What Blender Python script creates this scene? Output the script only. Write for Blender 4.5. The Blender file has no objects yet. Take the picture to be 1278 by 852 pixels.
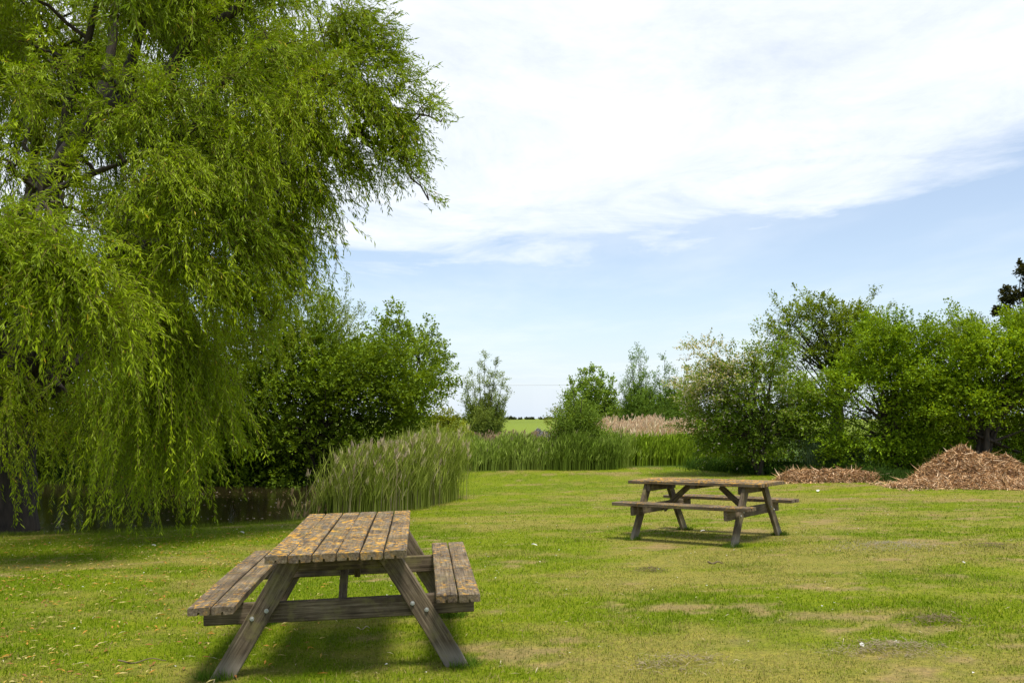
import bpy, math, random
import numpy as np
R = np.random.default_rng(7)
random.seed(7)
S = bpy.context.scene
C = S.collection

# ------------------------------------------------------------------ camera numbers
F, HZ, EYE = 1037.5, 522.0, 1.446          # focal length in photo pixels, horizon row, eye height
TH = math.atan((HZ - 426) / F)
def ray(px, py):
    u, w = (px - 639) / F, (426 - py) / F
    c, s = math.cos(TH), math.sin(TH)
    return np.array([u, c - s * w, s + c * w])
def at(px, py, Y):
    d = ray(px, py); return d * (Y / d[1]) + np.array([0, 0, EYE])

# ------------------------------------------------------------------ noise + ground height
def h2(i, j, s):
    n = (i.astype(np.int64) * 374761393 + j.astype(np.int64) * 668265263 + s * 974634777) & 0xffffffff
    n = ((n ^ (n >> 13)) * 1274126177) & 0xffffffff
    return ((n ^ (n >> 16)) & 0xffff) / 65535.0
def vn(x, y, s=0):
    x, y = np.asarray(x, float), np.asarray(y, float)
    i, j = np.floor(x), np.floor(y); fx, fy = x - i, y - j
    fx, fy = fx * fx * (3 - 2 * fx), fy * fy * (3 - 2 * fy)
    a, b, c, d = h2(i, j, s), h2(i + 1, j, s), h2(i, j + 1, s), h2(i + 1, j + 1, s)
    return (a * (1 - fx) + b * fx) * (1 - fy) + (c * (1 - fx) + d * fx) * fy
def fbm(x, y, s=0, o=4):
    t, a, n = 0, .5, 0
    for k in range(o):
        t = t + a * vn(x * 2 ** k, y * 2 ** k, s + k * 17); n += a; a *= .55
    return t / n
def sst(a, b, x):
    t = np.clip((x - a) / (b - a), 0, 1); return t * t * (3 - 2 * t)

POND = np.array([(-30, 9.5), (-14, 12.2), (-8.1, 12.95), (-6.6, 13.2), (-5.2, 13.65), (-3.9, 14.5), (-2.7, 15.8), (-1.7, 17.6),
                 (-1.5, 20), (-2.2, 23), (-4.5, 25.2), (-9, 25.8), (-16, 26), (-30, 25)], float)
def pond_sd(x, y):
    """signed distance to the pond outline, negative inside"""
    x, y = np.asarray(x, float), np.asarray(y, float)
    d = np.full(x.shape, 1e9); ins = np.zeros(x.shape, bool)
    n = len(POND)
    for i in range(n):
        a, b = POND[i], POND[(i + 1) % n]; e = b - a
        t = np.clip(((x - a[0]) * e[0] + (y - a[1]) * e[1]) / (e @ e), 0, 1)
        d = np.minimum(d, np.hypot(x - a[0] - t * e[0], y - a[1] - t * e[1]))
        c = ((a[1] > y) != (b[1] > y)) & (x < (b[0] - a[0]) * (y - a[1]) / (b[1] - a[1] + 1e-12) + a[0])
        ins ^= c
    return np.where(ins, -d, d)
WT = np.array([-9.0, 14.9])                    # willow foot
WATER = -.52
def gz(x, y):
    x, y = np.asarray(x, float), np.asarray(y, float)
    z = .02 * (np.clip(x, -9, 9) + 1) - .027 * np.clip(y - 5.5, -9, 10)
    z = z + .03 * (fbm(x * .5, y * .5, 3) - .5) + .012 * (fbm(x * 2.3, y * 2.3, 5) - .5)
    z = z + .35 * sst(60, 400, np.hypot(x, y)) + (fbm(x * .01, y * .01, 9) - .5) * .5 * sst(60, 300, y)
    sd = pond_sd(x, y) + .25 * (fbm(x * 1.2, y * 1.2, 31) - .5)
    z = z - .75 * sst(.1, -.55, sd)
    z = z + .7 * np.exp(-((x - WT[0]) ** 2 + (y - WT[1]) ** 2) / 1.3)
    return z
def g1(x, y): return float(gz(np.array([x]), np.array([y]))[0])
def on_ground(px, py):
    d = ray(px, py); lo = 2.5
    for t in np.arange(2.5, 120, .05):
        if EYE + d[2] * t < g1(d[0] * t, d[1] * t): lo = t; break
    return np.array([d[0] * lo, d[1] * lo, g1(d[0] * lo, d[1] * lo)])
def dry(x, y):
    """0 = lush grass, 1 = straw coloured patch"""
    a = fbm(x * .55 + 3, y * 1.05, 41, 4) * .6 + fbm(x * 2.4, y * 4.2, 43, 3) * .4
    side = -.03 + .07 * sst(-2, 2.5, x) - .10 * sst(16, 24, y) - .06 * sst(-2.5, -5.5, x)
    return sst(.44, .66, a + side)
def bare(x, y):
    a = fbm(x * .9 + 31, y * 1.7 + 7, 51, 3) * .55 + fbm(x * 5, y * 8, 53, 3) * .45
    return sst(.60, .72, a + .04 * sst(-1, 3, x))

# ------------------------------------------------------------------ object helpers
def tag(o, label=None, cat=None, group=None, kind=None):
    if label: o['label'] = label
    if cat: o['category'] = cat
    if group: o['group'] = group
    if kind: o['kind'] = kind
    return o
def empty(name, loc, rot=(0, 0, 0)):
    o = bpy.data.objects.new(name, None); C.objects.link(o)
    o.location = loc; o.rotation_euler = rot; o.empty_display_size = .2
    return o
class Acc:
    """collects vertices / faces / colours and links them as ONE mesh"""
    def __init__(s): s.V, s.F, s.K, s.n = [], [], [], 0
    def add(s, V, Fc, col=(1, 1, 1)):
        V = np.asarray(V, float).reshape(-1, 3); Fc = np.asarray(Fc, int)
        col = np.asarray(col, float)
        if col.ndim == 1: col = np.tile(col, (len(V), 1))
        s.V.append(V); s.F.append(Fc + s.n); s.K.append(col); s.n += len(V)
    def build(s, name, mat, parent=None, smooth=False, origin=None):
        V = np.concatenate(s.V); K = np.concatenate(s.K)
        if origin is not None: V = V - np.asarray(origin)
        me = bpy.data.meshes.new(name)
        loops = np.concatenate([f.ravel() for f in s.F])
        tot = np.concatenate([np.full(len(f), f.shape[1]) for f in s.F])
        st = np.concatenate([[0], np.cumsum(tot)[:-1]])
        me.vertices.add(len(V)); me.vertices.foreach_set('co', V.ravel().astype(np.float32))
        me.loops.add(len(loops)); me.loops.foreach_set('vertex_index', loops.astype(np.int32))
        me.polygons.add(len(tot)); me.polygons.foreach_set('loop_start', st.astype(np.int32))
        me.polygons.foreach_set('loop_total', tot.astype(np.int32))
        me.polygons.foreach_set('use_smooth', np.full(len(tot), smooth))
        at_ = me.attributes.new('tint', 'FLOAT_COLOR', 'POINT')
        at_.data.foreach_set('color', np.hstack([K, np.ones((len(K), 1))]).ravel().astype(np.float32))
        me.update(calc_edges=True); me.validate()
        me.materials.append(mat)
        o = bpy.data.objects.new(name, me); C.objects.link(o)
        if origin is not None and parent is None: o.location = origin
        if parent is not None: o.parent = parent
        return o
    def tube(s, P, r, n=7, col=(1, 1, 1), cap=True):
        P = np.asarray(P, float); r = np.broadcast_to(np.asarray(r, float), (len(P),))
        T = np.gradient(P, axis=0); T /= np.linalg.norm(T, axis=1)[:, None] + 1e-9
        ref = np.array([.31, .95, .05]) if abs(T[0][2]) > .8 else np.array([0, 0, 1.])
        U = np.cross(T, ref); U /= np.linalg.norm(U, axis=1)[:, None] + 1e-9
        W = np.cross(T, U)
        a = np.arange(n) * 2 * math.pi / n
        V = P[:, None] + r[:, None, None] * (np.cos(a)[None, :, None] * U[:, None] + np.sin(a)[None, :, None] * W[:, None])
        i = np.arange(len(P) - 1)[:, None] * n; j = np.arange(n)[None]; k = (j + 1) % n
        Q = np.stack([i + j, i + k, i + n + k, i + n + j], -1).reshape(-1, 4)
        s.add(V.reshape(-1, 3), Q, col)
        if cap: s.F.append((np.arange(n) + (len(P) - 1) * n)[None] + s.n - len(P) * n)

def unit(n, rg=R):
    v = rg.normal(size=(n, 3)); return v / np.linalg.norm(v, axis=1)[:, None]
def nrm(v): return v / (np.linalg.norm(v, axis=-1, keepdims=True) + 1e-9)
def leaves(acc, P, D, L, W, col, flat=.5, rg=R):
    """diamond leaves: P base, D direction, L length, W width; slightly folded"""
    n = len(P); L = np.broadcast_to(L, (n,))[:, None]; W = np.broadcast_to(W, (n,))[:, None]
    up = np.array([0, 0, 1.]) * flat + unit(n, rg) * (1 - flat)
    Sd = nrm(np.cross(D, up)); N = np.cross(Sd, D)
    V = np.stack([P, P + D * L * .45 + Sd * W * .5 + N * W * .12, P + D * L, P + D * L * .45 - Sd * W * .5 + N * W * .12], 1)
    V[:, 2] -= N * L * .12
    Fc = np.arange(n * 4).reshape(n, 4)
    acc.add(V.reshape(-1, 3), Fc, np.repeat(col, 4, axis=0))

def bez(a, b, c, n=8):
    t = np.linspace(0, 1, n)[:, None]
    return (1 - t) ** 2 * a + 2 * t * (1 - t) * b + t * t * c

# ------------------------------------------------------------------ materials
def mat_new(name):
    m = bpy.data.materials.new(name); m.use_nodes = True
    nt = m.node_tree; nt.nodes.clear(); return m, nt, nt.nodes, nt.links
def N(nodes, t, **k):
    n = nodes.new(t)
    for a, b in k.items():
        if a in n.inputs.keys(): n.inputs[a].default_value = b
        else: setattr(n, a, b)
    return n
def ramp(nodes, stops, interp='LINEAR'):
    r = nodes.new('ShaderNodeValToRGB'); r.color_ramp.interpolation = interp
    e = r.color_ramp.elements
    while len(e) < len(stops): e.new(.5)
    for el, (p, c) in zip(e, stops): el.position = p; el.color = (*c, 1) if len(c) == 3 else c
    return r
def leaf_mat(name, trans=.35, rough=.5, spec=.35, tcol=(1.15, 1.25, .45)):
    m, nt, nd, lk = mat_new(name)
    a = N(nd, 'ShaderNodeAttribute', attribute_name='tint')
    p = N(nd, 'ShaderNodeBsdfPrincipled'); p.inputs['Roughness'].default_value = rough
    p.inputs['Specular IOR Level'].default_value = spec
    lk.new(a.outputs['Color'], p.inputs['Base Color'])
    t = N(nd, 'ShaderNodeBsdfTranslucent')
    mx = N(nd, 'ShaderNodeMix', data_type='RGBA', blend_type='MULTIPLY'); mx.inputs[0].default_value = 1
    lk.new(a.outputs['Color'], mx.inputs[6]); mx.inputs[7].default_value = (*tcol, 1)
    lk.new(mx.outputs[2], t.inputs['Color'])
    ms = N(nd, 'ShaderNodeMixShader'); ms.inputs[0].default_value = trans
    lk.new(p.outputs[0], ms.inputs[1]); lk.new(t.outputs[0], ms.inputs[2])
    o = N(nd, 'ShaderNodeOutputMaterial'); lk.new(ms.outputs[0], o.inputs[0])
    return m
M_leaf = leaf_mat('foliage', .30, .6, .12, (1.4, 1.2, .3))
M_willow = leaf_mat('willow_foliage', .26, .5, .2, (1.2, 1.3, .3))
M_blade = leaf_mat('grass_blade', .3, .8, .05, (1.1, 1.2, .5))
M_dead = leaf_mat('dry_stems', .35, .7, .1, (1.1, 1.0, .75))

def bark_mat(name, c1, c2, sc=6):
    m, nt, nd, lk = mat_new(name)
    tc = N(nd, 'ShaderNodeTexCoord'); mp = N(nd, 'ShaderNodeMapping'); mp.inputs['Scale'].default_value = (sc, sc, sc * .25)
    lk.new(tc.outputs['Object'], mp.inputs[0])
    n1 = N(nd, 'ShaderNodeTexNoise'); n1.inputs['Scale'].default_value = 2.5; n1.inputs['Detail'].default_value = 8
    lk.new(mp.outputs[0], n1.inputs['Vector'])
    r = ramp(nd, [(.3, c1), (.7, c2)]); lk.new(n1.outputs[0], r.inputs[0])
    p = N(nd, 'ShaderNodeBsdfPrincipled'); p.inputs['Roughness'].default_value = .9
    lk.new(r.outputs[0], p.inputs['Base Color'])
    b = N(nd, 'ShaderNodeBump'); b.inputs['Strength'].default_value = .9; b.inputs['Distance'].default_value = .03
    lk.new(n1.outputs[0], b.inputs['Height']); lk.new(b.outputs[0], p.inputs['Normal'])
    o = N(nd, 'ShaderNodeOutputMaterial'); lk.new(p.outputs[0], o.inputs[0]); return m
M_bark = bark_mat('bark', (.018, .013, .009), (.065, .048, .032))

# ground: lawn / meadow / mud through the vertex attributes written with the sheet
def ground_mat():
    m, nt, nd, lk = mat_new('turf')
    tc = N(nd, 'ShaderNodeTexCoord')
    a = N(nd, 'ShaderNodeAttribute', attribute_name='tint')
    def noise(sc, det=6, rough=.6, stretch=(1, 1, 1)):
        mp = N(nd, 'ShaderNodeMapping'); mp.inputs['Scale'].default_value = stretch
        lk.new(tc.outputs['Object'], mp.inputs[0])
        n = N(nd, 'ShaderNodeTexNoise'); n.inputs['Scale'].default_value = sc; n.inputs['Detail'].default_value = det
        n.inputs['Roughness'].default_value = rough; lk.new(mp.outputs[0], n.inputs['Vector']); return n
    nf = noise(38, 5, .7); nm = noise(7, 6, .65)
    r = ramp(nd, [(.25, (.55, .55, .55)), (.5, (.95, .95, .95)), (.75, (1.5, 1.45, 1.3))]); lk.new(nf.outputs[0], r.inputs[0])
    r2 = ramp(nd, [(.3, (.8, .86, .8)), (.7, (1.22, 1.12, 1.1))]); lk.new(nm.outputs[0], r2.inputs[0])
    m1 = N(nd, 'ShaderNodeMix', data_type='RGBA', blend_type='MULTIPLY'); m1.inputs[0].default_value = 1
    lk.new(a.outputs['Color'], m1.inputs[6]); lk.new(r.outputs[0], m1.inputs[7])
    m2 = N(nd, 'ShaderNodeMix', data_type='RGBA', blend_type='MULTIPLY'); m2.inputs[0].default_value = 1
    lk.new(m1.outputs[2], m2.inputs[6]); lk.new(r2.outputs[0], m2.inputs[7])
    p = N(nd, 'ShaderNodeBsdfPrincipled'); p.inputs['Roughness'].default_value = .95; p.inputs['Specular IOR Level'].default_value = .1
    lk.new(m2.outputs[2], p.inputs['Base Color'])
    b = N(nd, 'ShaderNodeBump'); b.inputs['Strength'].default_value = .8; b.inputs['Distance'].default_value = .02
    lk.new(nf.outputs[0], b.inputs['Height']); lk.new(b.outputs[0], p.inputs['Normal'])
    o = N(nd, 'ShaderNodeOutputMaterial'); lk.new(p.outputs[0], o.inputs[0]); return m
M_ground = ground_mat()

# ------------------------------------------------------------------ ground sheet
GREEN, GREEN2, STRAW, BARE = np.array([.15, .19, .006]), np.array([.115, .160, .004]), np.array([.235, .20, .05]), np.array([.25, .18, .085])
def lawn_col(x, y):
    g = fbm(x * .8, y * 1.3, 61)[..., None]
    c = GREEN * sst(.35, .65, g) + GREEN2 * (1 - sst(.35, .65, g))
    d = dry(x, y)[..., None] * .72; c = c * (1 - d) + STRAW * d
    b = bare(x, y)[..., None] * .75; return c * (1 - b) + BARE * b
def far_edge(x): return 27.6 + .5 * np.sin(x * .6) - 8.2 * sst(4.5, 12, x)      # where the mown lawn ends
def ground_col(x, y):
    c = lawn_col(x, y)
    rough = sst(-.3, .5, y - far_edge(x))[..., None]
    c = c * (1 - rough) + np.array([.055, .095, .015]) * rough
    f = sst(55, 75, y)[..., None]
    fc = np.array([.14, .19, .02]) * (.85 + .3 * fbm(x * .02, y * .01, 71))[..., None]
    yl = (sst(.62, .72, fbm(x * .006 + 5, y * .004, 77)) * sst(120, 250, y))[..., None]
    fc = fc * (1 - yl * .5) + np.array([.30, .25, .03]) * yl * .5
    c = c * (1 - f) + fc * f
    w = sst(.25, -.1, pond_sd(x, y))[..., None]
    return c * (1 - w) + np.array([.035, .026, .014]) * w
def spaced(lo, hi, core_lo, core_hi, st, grow=1.13):
    a = list(np.arange(core_lo, core_hi + 1e-6, st))
    s, v = st, core_hi
    while v < hi: s *= grow; v += s; a.append(v)
    s, v = st, core_lo; b = []
    while v > lo: s *= grow; v -= s; b.append(v)
    return np.array(b[::-1] + a)
xs, ys = spaced(-3500, 3500, -13, 10, .09), spaced(-400, 4500, 2.5, 19, .09)
X, Y = np.meshgrid(xs, ys); Z = gz(X, Y)
A = Acc(); nx = len(xs)
i, j = np.meshgrid(np.arange(nx - 1), np.arange(len(ys) - 1)); q = (j * nx + i).ravel()
A.add(np.stack([X, Y, Z], -1), np.stack([q, q + 1, q + nx + 1, q + nx], 1), ground_col(X, Y).reshape(-1, 3))
tag(A.build('ground', M_ground, smooth=True), 'mown lawn running into rough ground and a flat green field', kind='structure')

# ------------------------------------------------------------------ pond water
def water_mat():
    m, nt, nd, lk = mat_new('pond_water')
    p = N(nd, 'ShaderNodeBsdfPrincipled'); p.inputs['Base Color'].default_value = (.022, .016, .007, 1)
    p.inputs['Roughness'].default_value = .05; p.inputs['IOR'].default_value = 1.33
    tc = N(nd, 'ShaderNodeTexCoord')
    n = N(nd, 'ShaderNodeTexNoise'); n.inputs['Scale'].default_value = 9; n.inputs['Detail'].default_value = 6
    lk.new(tc.outputs['Object'], n.inputs['Vector'])
    b = N(nd, 'ShaderNodeBump'); b.inputs['Strength'].default_value = .5; b.inputs['Distance'].default_value = .008
    lk.new(n.outputs[0], b.inputs['Height']); lk.new(b.outputs[0], p.inputs['Normal'])
    o = N(nd, 'ShaderNodeOutputMaterial'); lk.new(p.outputs[0], o.inputs[0]); return m
A = Acc(); c = POND.mean(0); P2 = (POND - c) * 1.02 + c
A.add(np.hstack([P2, np.full((len(P2), 1), WATER)]), np.arange(len(P2))[None])
tag(A.build('pond_water', water_mat()), 'dark brown still pond water behind the lawn edge', kind='structure')

# ------------------------------------------------------------------ short grass
def inside(px0=-260, px1=1540, n=1000, y0=3.0, y1=12., pw=2.0):
    """random ground points in the view cone, denser near the eye"""
    u = R.random(n)
    e = 2 - pw; d = (y0 ** e + u * (y1 ** e - y0 ** e)) ** (1 / e) if abs(e) > 1e-6 else y0 * (y1 / y0) ** u
    x = (R.uniform(px0, px1, n) - 639) / F * d
    return x, d
def blades(acc, x, y, h, w, lean, colf, z=None):
    n = len(x); z = gz(x, y) - .004 if z is None else z
    P = np.stack([x, y, z], 1); a = R.uniform(0, 2 * math.pi, n)
    D = np.stack([np.cos(a), np.sin(a), np.zeros(n)], 1); Sd = np.stack([-np.sin(a + R.normal(0, .6, n)), np.cos(a), np.zeros(n)], 1)
    h = np.broadcast_to(h, (n,))[:, None] * R.uniform(.5, 1.3, n)[:, None]; w = np.broadcast_to(w, (n,))[:, None]
    l = np.abs(R.normal(0, lean, n))[:, None]
    V = np.stack([P - Sd * w * .5, P + Sd * w * .5, P + D * h * l + np.array([0, 0, 1.]) * h * (1 - .35 * l)], 1)
    c = colf(x, y) * R.uniform(.84, 1.22, n)[:, None]
    acc.add(V.reshape(-1, 3), np.arange(3 * n).reshape(n, 3), np.repeat(c, 3, axis=0))
def blade_col(x, y):
    c = lawn_col(x, y); n = len(x)
    k = (R.random(n) < .06 + .26 * dry(x, y))[:, None]
    c = np.where(k, np.array([.32, .25, .10]) * .9, c * np.array([1.0, 1.12, 1.]))
    return c
A = Acc()
x, y = inside(n=430000, y0=3.2, y1=13)
keep = (pond_sd(x, y) > .12) & (R.random(len(x)) > bare(x, y) * .8); x, y = x[keep], y[keep]
tall = .5 + 1.0 * fbm(x * 1.3, y * 1.3, 81) - .35 * dry(x, y)
blades(A, x, y, .026 * tall * (1 + y * .02), .0035 + .0006 * y, .9, blade_col)
x, y = inside(n=170000, y0=13, y1=28.5, pw=1.2)
keep = (pond_sd(x, y) > .12) & (y < far_edge(x) + .5); x, y = x[keep], y[keep]
blades(A, x, y, .03, .013, .9, blade_col)
tag(A.build('lawn_grass', M_blade), 'short mown lawn grass with straw coloured worn patches', 'grass', kind='stuff')
# longer tufts left standing round the table feet, pond edge and lawn edge are added below

# ------------------------------------------------------------------ trees and shrubs
def trunk_tubes(acc, base, tops, r0, rg):
    for T in tops:
        base_ = np.array(base) + np.array([*rg.normal(0, r0 * .8, 2), -.1])
        mid = base_ * .45 + T * .55; mid[:2] = base_[:2] * .7 + T[:2] * .3 + rg.normal(0, .15, 2)
        P = bez(base_, mid, T, 12); P[1:-1] += rg.normal(0, r0 * .3, (10, 3))
        acc.tube(P, np.linspace(r0, r0 * .3, 12) * rg.uniform(.7, 1.1), 8)
def mkcol(ca, cb, u): return np.array(ca) * (1 - u)[:, None] + np.array(cb) * u[:, None]
def sprays(acc, cen, rad, treec, n_s, n_l, ls, leaf, ca, cb, up, flat, rg, cshift=None, squash=.75, wind=0, extra=None):
    """cen (k,3), rad (k,): foliage clumps made of little sprays of leaves"""
    k = len(cen); cnt = np.maximum(3, (n_s * (rad / rad.mean()) ** 1.7).astype(int)); idx = np.repeat(np.arange(k), cnt)
    o = unit(len(idx), rg) * (rg.random(len(idx)) ** .45)[:, None]; o[:, 2] *= squash
    P = cen[idx] + o * rad[idx][:, None]
    D = nrm(o * 1.0 + nrm(cen[idx] - treec) * .45 + np.array([wind, 0, up]) + unit(len(idx), rg) * .45)
    cb_ = rg.uniform(.78, 1.25, k)[idx]; cu = rg.random(k)[idx] * .5 + rg.random(len(idx)) * .25
    j = np.repeat(np.arange(len(idx)), n_l); t = np.tile(np.linspace(0, 1, n_l), len(idx))
    l = ls * rg.uniform(.6, 1.3, len(idx))
    LP = P[j] + D[j] * (l[j] * t)[:, None] - np.array([0, 0, 1.]) * (l[j] * t * t * .25)[:, None] + rg.normal(0, leaf[0] * .2, (len(j), 3))
    LD = nrm(D[j] * .7 + unit(len(j), rg) * .75)
    u = np.clip(cu[j] + rg.random(len(j)) * .3, 0, 1)
    col = mkcol(ca, cb, u) * (rg.uniform(.82, 1.15, len(j)) * cb_[j])[:, None]
    if extra is not None: col = extra(LP, col, rg, cen[idx][j])
    sz = rg.uniform(.65, 1.25, len(j))
    leaves(acc, LP, LD, leaf[0] * sz, leaf[1] * sz, col, flat, rg)
def E_(px, py, rx, ry, Y, dz=None):
    c = at(px, py, Y); s = Y / F
    return (*c, rx * s, (dz or max(rx, ry) * s * .9), ry * s)
def tree(name, label, cat, foot_px, Y, ell, n_c=90, cr=.5, n_s=26, n_l=9, ls=.3, leaf=(.07, .04), ca=(.05, .1, .015), cb=(.10, .17, .025),
         up=.35, flat=.62, trunk=.07, stems=3, group=None, seed=1, mat=None, wind=0, extra=None, shell=2.4, cz=.25, sep=.5, under=.9, thr=.40):
    rg = np.random.default_rng(seed)
    fx = (foot_px - 639) / F * Y; base = np.array([fx, Y, g1(fx, Y)])
    root = empty(name, base); tag(root, label, cat, group)
    ell = np.array([E_(*e[:4], e[4] if len(e) > 4 else Y, e[5] if len(e) > 5 else None) for e in ell])
    zr = np.clip((ell[:, 2] - base[2]) / ((ell[:, 2] + ell[:, 5]).max() - base[2]), 0, 1); ell[:, 1] += (.75 - zr) * under * np.maximum(ell[:, 3], .5)
    wgt = ell[:, 3] * ell[:, 5] + ell[:, 4] * ell[:, 5]; wgt /= wgt.sum()
    k = rg.choice(len(ell), n_c * 5, p=wgt)
    o = unit(n_c * 5, rg) * (rg.random(n_c * 5) ** (1 / shell))[:, None]
    far = rg.uniform(.80, 1.10, n_c * 5)[:, None]; cand = ell[k, :3] + o * ell[k, 3:] * far; rc = cr * rg.uniform(.55, 1.6, n_c * 5) * (1.9 - far[:, 0]); sel = []
    vf = .42 / cr; void = (vn(cand[:, 0] * vf + seed, cand[:, 2] * vf * 1.3, seed) + vn(cand[:, 1] * vf + seed, cand[:, 2] * vf * 1.3 + 9, seed + 5)) / 2
    for q in range(len(cand)):
        if len(sel) >= n_c: break
        if void[q] < thr: continue
        if sel:
            dd = np.linalg.norm((cand[sel] - cand[q]) * (1, 1, 1.5), axis=1)
            if (dd < sep * (rc[sel] + rc[q])).any(): continue
        sel.append(q)
    cen, rad = cand[sel], rc[sel]; n_c = len(sel)
    cen[:, 2] = np.maximum(cen[:, 2], base[2] + cz + rg.random(n_c) * .3)
    tc = ell[:, :3].mean(0)
    # long leafy shoots breaking the outline
    top = np.where(rad > 0)[0][rg.permutation(n_c)[:int(n_c * .45)]]; sc_, sr_ = [], []
    for q in top:
        d = nrm(nrm(cen[q] - tc) + np.array([wind, 0, .55]) + rg.normal(0, .3, 3)); ln = cr * rg.uniform(.7, 1.9)
        for w in (.4, .65, .85, 1.): sc_.append(cen[q] + d * (rad[q] * .6 + ln * w)); sr_.append(cr * (.34 - .2 * w))
    sc_, sr_ = np.array(sc_), np.array(sr_); sc_[:, 2] = np.maximum(sc_[:, 2], base[2] + .15)
    a = Acc(); sprays(a, sc_, sr_, tc, max(5, n_s // 4), max(4, n_l // 2), ls * .6, leaf, ca, cb, up, flat, rg, wind=wind, extra=extra)
    sprays(a, cen, rad, tc, n_s, n_l, ls, leaf, ca, cb, up, flat, rg, wind=wind, extra=extra)
    a.build('crown', mat or M_leaf, root, origin=base)
    a = Acc()
    tops = [tc + rg.normal(0, .25, 3) * ell[0, 3:] if stems > 1 else tc for _ in range(stems)]
    trunk_tubes(a, base, tops, trunk, rg)
    a.build('trunk', M_bark, root, origin=base, smooth=True)
    a = Acc()
    for c in cen[rg.permutation(n_c)[:min(n_c, 70)]]:
        T = tops[rg.integers(len(tops))]; s = base * .55 + T * .45 if c[2] < T[2] else base * .25 + T * .75
        m = (s + c) / 2 + np.array([0, 0, .1]) + rg.normal(0, .12, 3)
        a.tube(bez(s, m, c, 6), np.linspace(trunk * .4, .008, 6), 5)
    a.build('branches', M_bark, root, origin=base, smooth=True)
    return root

BG = 'trees and bushes beyond the pond'
# ---- behind the pond, left
tree('dense_bush', 'large dense dark green bush overhanging the far side of the pond', 'bush', 400, 25.2,
     [(330, 505, 90, 80), (430, 490, 85, 80), (490, 485, 50, 55), (395, 435, 50, 50), (345, 430, 45, 45), (290, 560, 70, 45), (370, 565, 80, 42), (460, 555, 70, 40), (260, 480, 60, 80), (512, 510, 25, 30), (280, 592, 60, 20, 24.6), (350, 596, 70, 18, 24.6), (420, 592, 60, 18, 24.8)],
     n_c=330, cr=.55, n_s=34, n_l=9, ls=.28, leaf=(.10, .062), ca=(0.067, 0.125, 0.006), cb=(0.213, 0.305, 0.015), seed=11, stems=6, trunk=.09, cz=0)
tree('dense_bush', 'dark backing bush added beyond the pond, behind the hanging strands of the weeping willow', 'bush', 90, 27,  # added bush: dark backing for the strands and the pond reflection
     [(200, 520, 90, 80), (90, 510, 90, 90), (-20, 510, 90, 90), (-130, 500, 90, 90), (150, 575, 110, 45), (20, 575, 110, 45), (-120, 570, 110, 50), (-230, 520, 80, 80)],
     n_c=330, cr=.75, n_s=30, n_l=8, ls=.35, leaf=(.15, .09), ca=(0.052, 0.093, 0.006), cb=(0.170, 0.231, 0.014), seed=10, stems=8, trunk=.1, cz=0)
tree('grey_willow_tree', 'grey green tree rising behind the dark bush, nearest the weeping willow', 'tree', 412, 31,
     [(412, 415, 36, 42), (395, 450, 40, 45), (435, 440, 25, 35)], n_c=120, cr=.5, n_s=22, ls=.35, leaf=(.10, .035), ca=(0.114, 0.176, 0.026), cb=(0.292, 0.364, 0.059), seed=12, stems=4, up=.8)
tree('poplar_tree', 'pale green airy poplar standing behind the right end of the dark bush', 'tree', 510, 34,
     [(497, 432, 27, 30), (525, 465, 27, 48), (543, 500, 16, 26), (480, 455, 32, 45), (530, 505, 28, 25)], n_c=150, cr=.48, n_s=19, n_l=8, ls=.32, leaf=(.105, .08),
     ca=(0.096, 0.168, 0.016), cb=(0.270, 0.373, 0.043), seed=13, stems=5, up=.7)
tree('low_bush', 'low yellow green bush beside the reeds at the foot of the poplar', 'bush', 556, 29.5,
     [(552, 532, 20, 15), (570, 540, 13, 12)], n_c=36, cr=.3, n_s=22, ls=.2, leaf=(.07, .04), ca=(0.133, 0.184, 0.010), cb=(0.336, 0.373, 0.023), seed=14, stems=3, trunk=.03)
# ---- small upright trees in the gap: leafy stems fanning from the ground; distance haze put into the leaf colours
def fan_tree(name, label, Y, foot_px, tips, seed, leaf=(.12, .035), ca=(0.096, 0.152, 0.020), cb=(0.247, 0.335, 0.047), r=.22, low=.2, n_s=21, group='small upright trees in the gap', cat='tree', base_bush=None, dens=7):
    rg = np.random.default_rng(seed)
    fx = (foot_px - 639) / F * Y; base = np.array([fx, Y, g1(fx, Y)])
    root = empty(name, base); tag(root, label, cat, group)
    st, cr_ = Acc(), Acc(); cen, rad = [], []
    for (px, py) in tips:
        T = at(px, py, Y + rg.normal(0, .5)); m = base * .5 + T * .5; m[0] = base[0] * .35 + T[0] * .65
        P = bez(base + np.array([*rg.normal(0, .12, 2), -.1]), m, T, 14); st.tube(P, np.linspace(.045, .008, 14), 6)
        for t in np.linspace(low, 1, dens):
            p = P[int(t * 13)]; cen.append(p + rg.normal(0, .1, 3)); rad.append(r * (1.35 - .8 * t) * rg.uniform(.6, 1.2))
            side = p + np.array([rg.normal(0, .35), rg.normal(0, .35), .35]) * (1.2 - t)
            st.tube(bez(p, (p + side) / 2, side, 4), [.014, .01, .007, .004], 4)
            cen.append(side); rad.append(r * .8 * (1.3 - .8 * t))
    if base_bush:
        for e in base_bush:
            e = E_(*e, Y); n = 30; o = unit(n, rg) * (rg.random(n) ** .4)[:, None]
            cen += list(np.array(e[:3]) + o * np.array(e[3:])); rad += list(rg.uniform(.2, .4, n))
    cen, rad = np.array(cen), np.array(rad)
    cen[:, 2] = np.maximum(cen[:, 2], base[2] + .2)
    sprays(cr_, cen, rad, base + np.array([0, 0, 1]), n_s, 8, .38, leaf, ca, cb, 1.3, .3, rg, squash=1.6)
    cr_.build('crown', M_leaf, root, origin=base); st.build('stems', M_bark, root, origin=base, smooth=True)
    return root
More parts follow.
